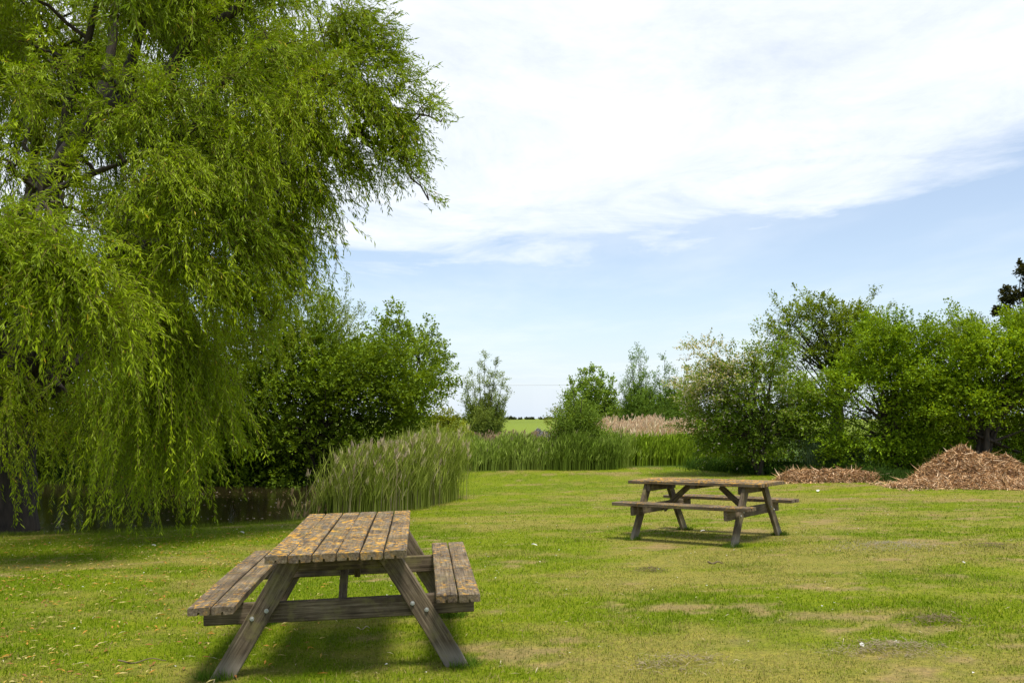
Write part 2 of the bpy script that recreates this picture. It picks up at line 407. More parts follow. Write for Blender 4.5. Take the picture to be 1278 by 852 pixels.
fan_tree('young_willow', 'small upright bushy willow standing alone in the gap before the field', 46, 604,
         [(605, 448), (618, 458), (628, 472), (633, 490), (590, 470), (582, 478), (579, 500), (598, 462), (612, 470), (625, 505), (590, 505)], 21,
         ca=(0.118, 0.165, 0.035), cb=(0.265, 0.334, 0.057), base_bush=[(605, 528, 26, 14)])
fan_tree('young_poplar', 'pale round headed young poplar behind the leafy shrub at the reed bank', 48, 738,
         [(738, 465), (750, 467), (762, 478), (768, 495), (725, 468), (714, 480), (708, 498), (730, 478), (745, 480), (757, 492)], 22,
         leaf=(.12, .09), ca=(0.127, 0.215, 0.032), cb=(0.311, 0.425, 0.054), low=.35, n_s=17)
fan_tree('young_willow', 'taller slim spired willow left of a shorter twin, above the dry reeds', 44, 798,
         [(797, 437), (803, 455), (790, 460), (783, 468), (778, 482), (808, 470), (812, 490), (788, 450), (800, 445)], 23, base_bush=[(800, 510, 24, 22), (815, 522, 30, 12)], ca=(0.085, 0.165, 0.026), cb=(0.245, 0.364, 0.043))
fan_tree('young_willow', 'shorter slim willow between the taller spired one and the hawthorn', 44, 832,
         [(829, 449), (835, 462), (822, 468), (843, 470), (847, 488), (820, 485)], 24, base_bush=[(838, 512, 18, 22)], ca=(0.085, 0.165, 0.026), cb=(0.222, 0.343, 0.043))
fan_tree('young_poplar', 'pale sapling with haze in its leaf colour, half hidden behind the left side of the hawthorn', 52, 860,
         [(858, 462), (868, 458), (852, 480), (875, 470)], 25, leaf=(.12, .08), ca=(0.170, 0.234, 0.042), cb=(0.355, 0.425, 0.070))
fan_tree('willow_shrub', 'leafy light green shrub growing out of the reeds at the lawn edge', 28.3, 718,
         [(700, 508), (716, 488), (712, 497), (726, 500), (736, 515), (742, 530), (698, 525), (722, 510), (706, 515), (730, 528), (748, 548)], 26,
         leaf=(.075, .03), ca=(.085, .155, .015), cb=(.22, .32, .04), r=.2, low=.15, n_s=20, group=None, cat='shrub', base_bush=[(722, 548, 30, 28), (740, 565, 22, 20)])
tree('hedge', 'dark green low hedge behind the young trees', 'hedge', 770, 62, [(762, 519, 24, 9), (790, 520, 20, 9), (735, 523, 18, 6)],
     n_c=80, cr=.6, n_s=26, ls=.4, leaf=(.16, .1), ca=(0.067, 0.118, 0.013), cb=(0.158, 0.218, 0.023), seed=27, stems=5)
tree('field_bush', 'small bright green bush left of the shrub in the reeds', 'bush', 693, 33, [(697, 520, 9, 12)], n_c=14, cr=.25, n_s=12, ls=.3, leaf=(.07, .03),
     ca=(0.153, 0.168, 0.033), cb=(0.313, 0.355, 0.062), seed=28, stems=6, trunk=.02, up=1.2)

# ---- right hand side
def blossom(P, col, rg, cc):
    # May blossom: creamy flower clusters mostly on the upper, windward (left) side of the crown
    h = sst(1.1, 2.8, cc[:, 2]) * sst(7.4, 5.3, cc[:, 0])
    k = rg.random(len(P)) < .05 + .55 * h
    return np.where(k[:, None], np.array([.60, .56, .46]) * rg.uniform(.6, 1.2, len(P))[:, None], col)
tree('hawthorn', 'hawthorn in faded white blossom on its upper left side beside the low woodchip heap', 'tree', 945, 23.4,
     [(935, 485, 58, 48), (880, 448, 30, 18), (955, 450, 45, 26), (905, 528, 36, 34), (985, 500, 38, 42), (945, 548, 48, 24), (1005, 535, 26, 30), (862, 432, 12, 9), (925, 432, 20, 10), (875, 480, 20, 25)],
     n_c=330, cr=.36, n_s=30, n_l=11, ls=.32, leaf=(.068, .045), ca=(.085, .165, .012), cb=(.26, .37, .04), seed=31, stems=5, trunk=.07, extra=blossom, wind=-.35, flat=.7)
tree('spreading_tree', 'tallest round headed tree with sky showing through, behind the hawthorn', 'tree', 1042, 31,
     [(1015, 402, 38, 28), (1055, 405, 40, 24), (1090, 425, 28, 24), (988, 430, 24, 30), (1040, 440, 55, 32), (1000, 470, 30, 25), (1080, 460, 30, 30), (1110, 425, 14, 14)],
     n_c=190, cr=.42, n_s=24, n_l=9, ls=.3, leaf=(.09, .055), ca=(0.096, 0.152, 0.010), cb=(0.270, 0.355, 0.027), seed=32, stems=3, trunk=.13, flat=.7)
tree('field_maple', 'broad bright green bush at centre of the right hand row, left of the big heap', 'bush', 1120, 22.2,
     [(1112, 440, 42, 36), (1150, 430, 28, 26), (1130, 490, 55, 55), (1080, 515, 42, 52), (1110, 560, 60, 36), (1150, 545, 25, 45), (1060, 555, 25, 35), (1090, 470, 35, 35), (1062, 500, 28, 40)],
     n_c=240, cr=.44, thr=.41, sep=.5, n_s=38, n_l=12, ls=.42, leaf=(.07, .045), ca=(0.086, 0.168, 0.006), cb=(0.270, 0.394, 0.013), seed=33, stems=5, trunk=.1)
tree('field_maple', 'bright green bush leaning over the big woodchip heap at the right edge', 'bush', 1215, 21.2,
     [(1235, 450, 42, 34), (1275, 440, 38, 42), (1205, 480, 35, 40), (1240, 510, 55, 40), (1295, 500, 50, 60), (1260, 550, 60, 35), (1310, 560, 60, 40), (1320, 430, 40, 50), (1195, 520, 26, 40)],
     n_c=270, cr=.44, thr=.41, sep=.5, n_s=38, n_l=12, ls=.42, leaf=(.07, .045), ca=(0.086, 0.168, 0.006), cb=(0.292, 0.413, 0.013), seed=34, stems=5, trunk=.1)
tree('ash_tree', 'small crown of fine leaves peeping up behind the right hand bushes', 'tree', 1208, 27,
     [(1208, 420, 30, 26), (1195, 440, 22, 20), (1228, 435, 20, 18)], n_c=60, cr=.36, n_s=22, ls=.32, leaf=(.09, .03), ca=(0.076, 0.125, 0.020), cb=(0.203, 0.276, 0.039), seed=35, stems=4, up=1.0)
tree('dark_tree', 'dark tree in separate leaf lumps at the right edge above the bushes', 'tree', 1300, 27,
     [(1276, 345, 12, 14), (1282, 370, 14, 16), (1262, 372, 6, 10), (1252, 385, 5, 10), (1290, 400, 28, 20), (1310, 360, 22, 40)], n_c=64, cr=.2, n_s=40, n_l=7, ls=.12, leaf=(.07, .06),
     ca=(0.030, 0.044, 0.011), cb=(0.066, 0.062, 0.022), seed=36, stems=2, trunk=.06)

# ------------------------------------------------------------------ weeping willow
def willow():
    rg = np.random.default_rng(5)
    base = np.array([WT[0], WT[1], g1(*WT)])
    root = empty('weeping_willow', base)
    tag(root, 'huge weeping willow trailing yellow green strands over the pond', 'tree')
    fork = base + np.array([.3, -.3, 2.0])
    tr, lim, lv = Acc(), Acc(), Acc()
    P = bez(base - np.array([0, 0, .4]), base + np.array([-.1, 0, 1.2]), fork, 10)
    tr.tube(P + rg.normal(0, .02, P.shape), np.linspace(.62, .42, 10), 14)
    heads = []      # (point, strand length, spread, bunches)
    def H(px, py, Y, L, s=.3, b=8): heads.append((at(px, py, Y), L, s, b))
    for a in [
              # right hand silhouette, top to bottom
              (425, 12, 12, .7, .2, 6), (455, 14, 12, .4, .12, 4), (400, 35, 12, .9, .25, 7), (475, 45, 12, .35, .12, 4), (440, 70, 12.1, .8, .22, 7), (480, 85, 12, .6, .2, 6), (505, 108, 12, .6, .18, 6),
              (530, 145, 12.2, .5, .16, 5), (550, 152, 12.3, .3, .08, 3), (490, 140, 12, .8, .2, 7), (445, 135, 11.8, 1.0, .25, 8), (500, 190, 12, .6, .16, 5), (522, 222, 11.9, .6, .09, 4),
              (470, 195, 12.2, .9, .18, 5), (435, 215, 12, .6, .2, 6), (535, 250, 11.9, .3, .05, 2), (400, 100, 11.6, 1.3, .3, 10), (395, 180, 11.8, 1.3, .28, 9), (370, 235, 12, 1.4, .22, 7), (350, 150, 11.3, 1.4, .35, 11),
              (390, 255, 12, .8, .14, 5), (352, 290, 12, 1.7, .2, 7), (385, 310, 12, .5, .1, 3),
              # front boughs, each a separate lit shawl
              (330, 60, 11.3, .9, .3, 8), (290, 95, 11, 1.0, .3, 9), (305, 210, 11.1, 1.3, .28, 9), (335, 320, 11.5, 1.2, .18, 8), (300, 320, 11.2, 1.1, .2, 8), (338, 400, 11.5, .7, .08, 4), (312, 415, 11.3, .5, .06, 3),
              (225, 120, 10.8, .8, .28, 8), (175, 140, 10.6, .9, .3, 9), (130, 165, 10.6, .6, .25, 6), (205, 215, 10.3, 1.0, .28, 9), (165, 245, 10.4, .6, .2, 6), (250, 255, 10.8, 1.0, .2, 7),
              (200, 310, 10.5, .9, .26, 8), (240, 345, 10.8, 1.2, .22, 8), (170, 360, 10.5, .7, .2, 6), (270, 380, 11.2, .8, .18, 6), (95, 215, 10.9, .5, .18, 6), (60, 250, 11, .35, .15, 4), (105, 140, 10.9, .45, .2, 6), (160, 90, 10.9, .5, .25, 7), (75, 170, 11.2, .3, .15, 4), (110, 270, 10.9, .5, .15, 5),
              (60, 75, 10.8, .5, .25, 5), (15, 95, 10.2, .7, .22, 5), (100, 95, 11, .5, .2, 5), (10, 205, 9.8, .45, .15, 5), (-30, 180, 9.9, .7, .2, 5), (130, 20, 11.5, .5, .3, 5), (240, 30, 11.5, .6, .3, 6),
              # near tier at the left edge
              (8, 358, 9, 1.1, .26, 10), (45, 358, 9, 1.15, .24, 11), (85, 378, 9.1, 1.35, .2, 11), (115, 400, 9.2, 1.3, .14, 9), (136, 445, 9.3, .95, .08, 6), (-45, 345, 9, 1.3, .3, 8),
              # tall column reaching the water
              (192, 410, 12.0, 3.2, .2, 11), (212, 450, 12.2, 2.7, .13, 9), (172, 440, 12.0, 3.0, .18, 8), (225, 520, 12.3, 1.8, .07, 5), (240, 570, 12.4, .5, .05, 3), (200, 490, 12.1, 2.5, .12, 8),
              # dim strands hanging in the shade behind
              (150, 520, 13.2, 1.9, .2, 5), (90, 500, 13.4, 2.2, .12, 3), (20, 500, 13.4, 2.2, .2, 4), (-40, 490, 13.2, 2.5, .2, 4), (120, 560, 13.2, 1.4, .08, 2), (50, 550, 13.3, 1.5, .12, 3)]:
        H(*a)
    ins = set()
    for k in range(75):        # inner curtain, in the shade of the outer boughs
        px_, Y_ = rg.uniform(-300, 350), rg.uniform(14, 18.5); p = at(px_, rg.uniform(40, 500 if px_ < 200 else 250), Y_)
        if p[2] < 1.6: continue
        ins.add(len(heads)); heads.append((p, rg.uniform(1.6, 2.8), .5, 7))
    for k in range(75):        # the top of the crown, added to shade the inside, and its far sides
        p = np.array([rg.uniform(-15, -3.6), rg.uniform(11.3, 19), 0]); q = 1 - ((p[0] + 9.2) / 6.5) ** 2 - ((p[1] - 15) / 4.8) ** 2
        if q < .02: continue
        p[2] = 6.2 + 3.6 * math.sqrt(q) * rg.uniform(.8, 1.1)
        if EYE + ray(639, 0)[2] / ray(639, 0)[1] * p[1] > p[2] + .2 and p[1] < 13.5: p[2] += 1.2
        ins.add(len(heads)); heads.append((p, rg.uniform(.9, 1.8), .5, 8))
    for k in range(40):
        a_ = rg.uniform(0, 2 * math.pi); p = np.array([-9.2 + 6 * math.cos(a_), 15.2 + 4.6 * math.sin(a_), rg.uniform(3, 7)])
        if p[1] < 13.5 and -280 < (p[0] / p[1] * F + 639) < 450 or p[0] / p[1] * F + 639 > 330: continue
        heads.append((p, rg.uniform(1.6, 3.0), .4, 8))
    RI = []
    # leading limbs
    mains = []
    for (px, py, Y, r) in [(430, 60, 12.3, .14), (440, 170, 12.4, .12), (350, 200, 12.4, .11), (150, -120, 13, .18), (-200, -60, 15, .2), (-250, 150, 17, .18), (60, 40, 17, .18), (250, 150, 15.5, .17), (50, 250, 10.5, .13), (180, 300, 11.6, .13)]:
        T = at(px, py, Y); m = fork * .5 + T * .5 + np.array([0, 0, .55])
        Pm = bez(fork - np.array([0, 0, .3]), m, T, 16); Pm[1:-1] += np.cumsum(rg.normal(0, .035, (14, 3)), 0)
        lim.tube(Pm, np.linspace(r, .012, 16), 9); mains.append(Pm)
    def limb(pts, r0, r1):
        W_ = np.array([at(*p) for p in pts]); t = np.linspace(0, len(W_) - 1, 28); k = np.arange(len(W_))
        Pq = np.stack([np.interp(t, k, W_[:, q]) for q in range(3)], 1)
        for _ in range(3): Pq[1:-1] = (Pq[:-2] + 2 * Pq[1:-1] + Pq[2:]) / 4
        lim.tube(Pq, np.linspace(r0, r1, 28) * (1 + .08 * np.sin(np.arange(28))), 10); mains.append(Pq)
    limb([(20, 500, 14.4), (-25, 380, 13.4), (10, 290, 12.6), (60, 230, 12.2), (95, 172, 12), (150, 112, 12), (172, 60, 12), (186, -30, 12)], .2, .05)
    limb([(70, 220, 12.2), (120, 150, 12.1), (140, 60, 12.4), (146, -40, 12.6)], .12, .05)
    limb([(120, 140, 12), (200, 112, 11.9), (235, 50, 12), (300, 10, 12), (330, -30, 12)], .14, .04)
    limb([(60, 240, 12), (120, 215, 11.6), (190, 190, 11.2)], .06, .02)
    limb([(78, 240, 11.6), (72, 285, 11.4), (62, 335, 11.2)], .035, .02); limb([(72, 285, 11.4), (40, 300, 11.3), (15, 295, 11.2)], .016, .006)
    limb([(170, 180, 11.2), (225, 190, 11), (238, 225, 10.9)], .03, .015)
    allm = np.concatenate([m[4:] for m in mains])
    RT, RD, RL, RC = [], [], [], []
    for hi, (Hp, L, s, nb) in enumerate(heads):
        d = np.linalg.norm(allm - Hp, axis=1) + np.maximum(0, allm[:, 2] - Hp[2]) * .3; S0 = allm[np.argmin(d)]
        D = Hp - S0; ln = np.linalg.norm(D)
        m = (S0 + Hp) / 2 + np.array([0, 0, .22 * ln])
        Pb = bez(S0, m, Hp, 10); Pb[1:-1] += rg.normal(0, .03, (8, 3))
        lim.tube(Pb, np.linspace(.035, .010, 10), 6)
        out = Hp[:2] - WT; out = out / (np.linalg.norm(out) + 1e-6)
        bunch_tint = rg.random()
        for b in range(nb):
            t = rg.uniform(.6 if hi in ins else .8, 1) if b else 1
            q = Pb[int(t * 9)]; e = q + np.array([*rg.normal(0, s * .85, 2), rg.normal(.05, .16)])
            lim.tube(bez(q, (q + e) / 2 + np.array([0, 0, .06]), e, 5), [.012, .01, .008, .006, .004], 4)
            n = 12; f = rg.random(n)[:, None]
            r = q * (1 - f) * .8 + e * (f + .2 * (1 - f)) + rg.normal(0, .06, (n, 3))
            bo = np.array([out[0], out[1], .35]) * .7 + unit(1, rg)[0] * .8
            RT.append(r); RD.append(nrm(bo + unit(n, rg) * .5)); RL.append(np.full(n, L) * rg.uniform(.45, 1.08, n)); RI.append(np.full(n, hi in ins)); RC.append(np.full(n, bunch_tint * .45 + rg.random() * .4))
    RT, RD, RL, RC, RI = np.concatenate(RT), np.concatenate(RD), np.concatenate(RL), np.concatenate(RC), np.concatenate(RI)
    # strands: integrate all together
    ds = .045; K = 84; pos, d = RT.copy(), RD.copy(); path = [pos.copy()]; dirs = [d.copy()]
    g = np.array([.06, 0, -1.]); dr = unit(len(pos), rg) * .05
    grav = rg.uniform(.06, .13, len(pos))
    for k in range(K):
        d = nrm(d + g * grav[:, None] + dr * .6 + rg.normal(0, .05, d.shape)); pos = pos + d * ds
        path.append(pos.copy()); dirs.append(d.copy())
    path, dirs = np.array(path), np.array(dirs)
    nk = np.clip((RL / ds).astype(int), 5, K)
    # leaf tips must not pass through ground or water
    for s_, n_ in enumerate(nk):
        bad = np.where(path[:n_ + 1, s_, 2] < WATER + .12)[0]
        if len(bad): nk[s_] = max(3, bad[0])
    kk, ss = np.meshgrid(np.arange(2, K + 1), np.arange(len(pos)), indexing='ij')
    ok = kk <= nk[ss]; kk, ss = kk[ok], ss[ok]
    allk, alls = kk, ss
    for rep in range(2):
        if rep: kk, ss = allk[~RI[alls]], alls[~RI[alls]]
        P = path[kk, ss] + rg.normal(0, .012, (len(kk), 3)); Dd = dirs[kk, ss]
        a = unit(len(kk), rg); LD = nrm(Dd * .8 + a * .6 + np.array([0, 0, -.12]))
        u = np.clip(RC[ss] + rg.random(len(kk)) * .25, 0, 1)
        col = mkcol((.12, .19, .003), (.34, .42, .006), u) * rg.uniform(.8, 1.2, len(kk))[:, None]
        yk = rg.random(len(kk)) < .006; col[yk] = (.5, .36, .03)
        sz = rg.uniform(.6, 1.15, len(kk)) * (1 - .35 * kk / np.maximum(nk[ss], 1) * (rg.random(len(kk)) < .5))
        big = np.where(RI[ss], 1.5, 1.); leaves(lv, P, LD, .098 * sz * big, .020 * sz * big, col, .35, rg)
    # the thin yellow twigs of the strands, as narrow ribbons
    idx = np.arange(len(pos)); tw = Acc()
    for k in range(0, K - 3, 3):
        s_ = idx[nk > k + 3]
        if not len(s_): break
        a, b = path[k, s_], path[k + 3, s_]; sd = nrm(np.cross(b - a, unit(len(s_), rg))) * .003
        V = np.stack([a - sd, a + sd, b + sd, b - sd], 1)
        tw.add(V.reshape(-1, 3), np.arange(4 * len(s_)).reshape(-1, 4), (.16, .13, .04))
    tr.build('trunk', M_bark, root, origin=base, smooth=True)
    lim.build('branches', M_bark, root, origin=base, smooth=True)
    lv.build('crown', M_willow, root, origin=base)
    tw.build('twigs', M_dead, root, origin=base)
    print('willow leaves', 2 * len(kk))
willow()

# ------------------------------------------------------------------ reeds and rough grass
def reeds(name, label, x, y, h, ca, cb, mat=M_blade, w=.012, leaf=4, plume=0., lean=.12, cat='reeds', zoff=0, pcol=(.42, .30, .2), tipc=None, wind=.1):
    n = len(x); rg = R; z = gz(x, y) - .02 + zoff
    acc = Acc(); u = np.clip(rg.random(n) * .6 + .4 * fbm(x * 1.2, y * 1.2, 91), 0, 1)
    col = mkcol(ca, cb, u) * rg.uniform(.8, 1.2, n)[:, None]
    a = rg.uniform(0, 2 * math.pi, n); D = np.stack([np.cos(a), np.sin(a), np.zeros(n)], 1); l = np.abs(rg.normal(0, lean, n))
    D = D * l[:, None] + np.array([wind, 0, 0])
    hh = h * rg.uniform(.55, 1.15, n) * (.62 + .7 * fbm(x * 1.1, y * 1.1, 95)); K = 5
    b = rg.uniform(0, 2 * math.pi, n); Sd = np.stack([np.cos(b), np.sin(b), np.zeros(n)], 1)
    P0 = np.stack([x, y, z], 1); rows = []
    for k in range(K):
        t = k / (K - 1); p = P0 + D * (hh * t ** 1.8)[:, None] + np.array([0, 0, 1.]) * (hh * t * (1 - .12 * t))[:, None]
        ww = w * (1 - .8 * t) * .5; rows += [p - Sd * ww, p + Sd * ww]
    V = np.stack(rows, 1); i0 = np.arange(n)[:, None] * (2 * K)
    Q = np.concatenate([np.stack([i0[:, 0] + 2 * k, i0[:, 0] + 2 * k + 1, i0[:, 0] + 2 * k + 3, i0[:, 0] + 2 * k + 2], 1) for k in range(K - 1)])
    acc.add(V.reshape(-1, 3), Q, np.repeat(col, 2 * K, axis=0))
    for q in range(leaf):
        t = rg.uniform(.25, .95, n); p = P0 + D * (hh * t ** 1.8)[:, None] + np.array([0, 0, 1.]) * (hh * t * (1 - .12 * t))[:, None]
        a = rg.uniform(0, 2 * math.pi, n); o = np.stack([np.cos(a), np.sin(a), np.zeros(n)], 1)
        d = nrm(o * .45 + np.array([wind * 1.5, 0, 1.])); leaves(acc, p, d, h * rg.uniform(.15, .3, n), w * 1.4, col * rg.uniform(.8, 1.25, n)[:, None], .2)
    if plume:
        k = rg.random(n) < plume; m = int(k.sum())
        tip = (P0 + D * hh[:, None] + np.array([0, 0, 1.]) * (hh * .88)[:, None])[k]
        for q in range(5):
            d = nrm(np.array([wind * 2, 0, 1.]) + unit(m) * .35)
            leaves(acc, tip - d * .05 + rg.normal(0, .012, (m, 3)), d, .16, .028, np.tile(pcol, (m, 1)) * rg.uniform(.7, 1.2, m)[:, None], .2)
    return tag(acc.build(name, mat), label, cat, kind='stuff')
def band(n, pts, wid):
    """random points along a polyline of half width wid"""
    pts = np.array(pts, float); s = np.hypot(*np.diff(pts, axis=0).T); c = np.concatenate([[0], np.cumsum(s)])
    t = R.random(n) * c[-1]; x = np.interp(t, c, pts[:, 0]); y = np.interp(t, c, pts[:, 1])
    return x + R.normal(0, .62, n) * wid, y + R.normal(0, .62, n) * wid
def blob(n, cx, cy, rx, ry):
    a, r = R.uniform(0, 2 * math.pi, n), np.sqrt(R.random(n)); return cx + rx * r * np.cos(a), cy + ry * r * np.sin(a)
def X_(px, Y): return (px - 639) / F * Y
# front clump at the pond edge
x, y = band(9000, [(X_(436, 15.6), 15.4), (X_(475, 16.2), 16.3), (X_(515, 17.2), 17.2), (X_(542, 18.2), 18.2)], .48)
z0 = np.maximum(gz(x, y), WATER) - gz(x, y)
reeds('reed_clump', 'dense green reeds with pale feathery heads at the pond edge behind the near table', x, y, 1.24 + .22 * sst(-3.2, -1.5, x), (.14, .19, .015), (.36, .40, .09), w=.011, plume=.10, pcol=(.55, .48, .30), wind=.06, leaf=5, lean=.16)
x, y = band(700, [(X_(436, 15.6), 15.3), (X_(475, 16.2), 16.1), (X_(515, 17.2), 17.0), (X_(542, 18.2), 18)], .5)
reeds('dead_reeds', 'bleached dead stems standing among the green reeds at the pond edge', x, y, 1.4, (.35, .28, .16), (.5, .42, .27), M_dead, .008, 2, .5, .14, pcol=(.5, .42, .3), wind=.06)
x, y = blob(3600, X_(405, 15.6), 15.5, .36, .34)
reeds('rush_tussock', 'fine dark green rush tussock left of the tall reeds', x, y, 1.0, (.06, .11, .015), (.14, .19, .05), w=.006, leaf=0, plume=.03, lean=.35, cat='rushes', pcol=(.3, .22, .12))
# far banks
x, y = band(13000, [(X_(548, 28.6), 28.6), (X_(640, 28.6), 28.7), (X_(757, 28.4), 28.3)], .75)
reeds('reed_bank', 'tall green reeds along the far lawn edge, left of the gap', x, y, 1.12, (.15, .22, .02), (.32, .40, .09), w=.022, plume=.05, leaf=3, pcol=(.25, .24, .12))
x, y = band(3500, [(X_(700, 27.4), 27.5), (X_(757, 27.6), 27.3)], .4)
reeds('reed_corner', 'darker reed corner jutting forward under the leafy shrub', x, y, 1.1, (.09, .15, .015), (.20, .27, .04), w=.02, leaf=3)
x, y = band(10000, [(X_(770, 30), 30), (X_(870, 29.5), 29.5), (X_(930, 27), 27.2)], .9)
reeds('green_bank', 'lush green reeds and nettles below the dry reed bed', x, y, .95, (.13, .21, .01), (.27, .36, .03), w=.026, leaf=4, cat='reeds')
x, y = band(9000, [(X_(735, 35), 35), (X_(900, 34), 34)], 1.3)
reeds('dry_reed_bed', 'straw coloured dead reed bed beyond the green bank', x, y, 1.45, (.66, .55, .35), (.84, .74, .52), M_dead, .02, 2, .75, .15, pcol=(.70, .56, .40))
x, y = band(1500, [(X_(560, 33), 33), (X_(690, 33), 33)], 1.0)
reeds('pale_grasses', 'pale seeding grasses along the edge of the field', x, y, 1.05, (.28, .27, .13), (.4, .36, .2), M_dead, .016, 1, .4, .2, cat='grass')
x, y = band(9000, [(X_(880, 26.2), 26.4), (X_(960, 24.6), 23.6), (X_(1075, 21.6), 21.6)], .55)
reeds('rough_grass', 'uncut dark green grass at the foot of the hawthorn', x, y, .38, (.035, .08, .012), (.08, .14, .02), w=.016, leaf=1, lean=.4, cat='grass')
x, y = blob(1600, X_(1040, 22.4), 22.6, .75, .4)
reeds('pale_grass_tuft', 'grey green tall grass tuft between the hawthorn and the maple bush', x, y, .95, (.08, .13, .05), (.16, .22, .11), w=.014, leaf=2, lean=.3, cat='grass')
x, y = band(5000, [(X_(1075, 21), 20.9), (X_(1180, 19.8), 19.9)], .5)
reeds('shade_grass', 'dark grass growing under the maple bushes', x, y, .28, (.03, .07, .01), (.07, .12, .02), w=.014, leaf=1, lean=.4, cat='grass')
x, y = band(7000, [(-14, 26.1), (-9, 25.9), (-4.5, 25.3), (-2.4, 23.4)], .5)  # added dark fringe, keeps bright sky out of the pond's reflection
reeds('shore_fill_grass', 'dark overhanging grass added to close the far shore of the pond under the bushes', x, y, .8, (.03, .06, .01), (.06, .10, .02), w=.022, leaf=3, lean=.3, cat='grass', zoff=.05)
# low grass fringe on the pond bank
t = R.random(9000); x = np.interp(t, np.linspace(0, 1, 8), POND[:8, 0] * 1.0); y = np.interp(t, np.linspace(0, 1, 8), POND[:8, 1]) - .12 + R.normal(0, .10, 9000)
keep = x > -14; reeds('bank_grass', 'grass fringe along the pond edge of the lawn', x[keep], y[keep], .085, (.10, .15, .012), (.17, .21, .03), w=.007, leaf=0, lean=.5, cat='grass')

# ------------------------------------------------------------------ woodchip heaps
def heap_mat():
    m = leaf_mat('wood_chips', 0.0, .9, .1); return m
M_chip = heap_mat()
def heap(name, label, lumps, n, seed, clen=.09, pw=1.1, grey=False):
    rg = np.random.default_rng(seed); lumps = np.array(lumps)
    def hz(x, y):
        z = np.zeros_like(x)
        for (cx, cy, rx, ry, h) in lumps:
            q = np.clip(1 - np.hypot((x - cx) / rx, (y - cy) / ry), 0, 1); z = np.maximum(z, h * (1.15 * q - .15 * q ** 3) ** pw) + .0
        return z * (.62 + .8 * fbm(x * 2.2, y * 2.2, seed)) + .10 * (fbm(x * 6, y * 6, 8) - .3) * sst(.01, .12, z)
    x0, x1 = (lumps[:, 0] - lumps[:, 2]).min(), (lumps[:, 0] + lumps[:, 2]).max()
    y0, y1 = (lumps[:, 1] - lumps[:, 3]).min(), (lumps[:, 1] + lumps[:, 3]).max()
    gx, gy = np.meshgrid(np.linspace(x0, x1, 110), np.linspace(y0, y1, 80)); hh = hz(gx, gy)
    org = np.array([lumps[0, 0], lumps[0, 1], g1(lumps[0, 0], lumps[0, 1])])
    A = Acc(); zz = gz(gx, gy) - .02 + hh
    i, j = np.meshgrid(np.arange(109), np.arange(79)); q = (j * 110 + i).ravel(); k = hh.ravel()[q] > .008
    q = q[k]; A.add(np.stack([gx, gy, zz], -1), np.stack([q, q + 1, q + 111, q + 110], 1), (.18, .17, .17) if grey else (.16, .085, .045))
    root = A.build(name, M_chip, origin=org); tag(root, label, 'woodchip heap')
    x, y = rg.uniform(x0, x1, n * 2), rg.uniform(y0, y1, n * 2); h = hz(x, y)
    k = (h > .01) | (rg.random(n * 2) < .14 * (sst(0, .01, h + .01))); x, y, h = x[k], y[k], h[k]
    P = np.stack([x, y, gz(x, y) - .01 + h + rg.uniform(-.01, .03, len(x))], 1)
    D = unit(len(x), rg); D[:, 2] *= .45; D = nrm(D)
    pal = np.array([(.62, .40, .21), (.46, .28, .13), (.70, .52, .33), (.22, .13, .06), (.54, .33, .16)])
    if grey: pal = np.array([(.30, .29, .29), (.22, .21, .22), (.38, .36, .35), (.16, .15, .15), (.27, .26, .26)])
    B = Acc(); L = clen * rg.uniform(.15, 1.5, len(x)) ** 1.3 * np.where(rg.random(len(x)) < .05, 4.5, 1)
    leaves(B, P - D * L[:, None] * .5, D, L, .022, pal[rg.integers(0, 5, len(x))] * rg.uniform(.7, 1.2, len(x))[:, None], .6, rg)
    o = B.build('chips', M_chip, root, origin=org); o['kind'] = 'stuff'
g2 = on_ground(1200, 611)
heap('woodchip_heap', 'tall peaked woodchip heap under the bushes near the right edge',
     [(X_(1196, 19.4), 19.4, 1.25, 1.2, .86), (X_(1222, 19.5), 19.4, 1.35, 1.1, .78), (X_(1262, 19.3), 19.2, 1.2, .9, .42), (X_(1150, 18.9), 18.8, 1.0, .7, .2), (X_(1240, 18.6), 18.6, 1.5, .8, .25), (X_(1310, 19), 19, .9, .8, .4)], 30000, 61)
heap('woodchip_heap', 'low long woodchip heap beside the hawthorn foot',
     [(X_(1003, 20.9), 20.9, .75, .6, .27), (X_(1048, 20.7), 20.7, .7, .55, .27), (X_(1028, 20.8), 20.8, .9, .5, .26), (X_(1072, 20.5), 20.5, .5, .4, .2), (X_(988, 20.9), 20.9, .45, .4, .24)], 12000, 62, pw=.6)
# small grey heap out by the field
heap('grey_heap', 'low grey heap at the near edge of the green field', [(X_(672, 62), 62, 1.1, .8, .8), (X_(664, 62), 62, .9, .8, .6), (X_(681, 62), 62, .8, .8, .6)], 3000, 63, .2, grey=True)
bpy.data.objects['grey_heap']['category'] = 'heap'

# ------------------------------------------------------------------ far line of trees, overhead cable
A = Acc(); rg = np.random.default_rng(3); n = 900
x = rg.uniform(-700, 900, n); k = fbm(x * .01, x * 0, 5) > .42; x = x[k]
cen = np.stack([x, 900 + rg.normal(0, 15, len(x)), rg.uniform(0, .9, len(x)) + .6], 1)
sprays(A, cen, rg.uniform(.6, 1.3, len(x)), np.array([0, 900, 0]), 24, 4, 1, (1.6, 1.2), (.04, .06, .03), (.07, .09, .05), .2, .4, rg)
tag(A.build('distant_hedgerow', M_leaf), 'thin line of far hedges on the horizon beyond the field', 'hedgerow', kind='stuff')
A = Acc(); xx = np.linspace(-60, 60, 60); A.tube(np.stack([xx, np.full(60, 150.), 7.4 + (xx / 60) ** 2 * 1.2], 1), .022, 5)
m, nt, nd, lk = mat_new('cable_grey'); p = N(nd, 'ShaderNodeBsdfPrincipled'); p.inputs['Base Color'].default_value = (.2, .2, .21, 1)
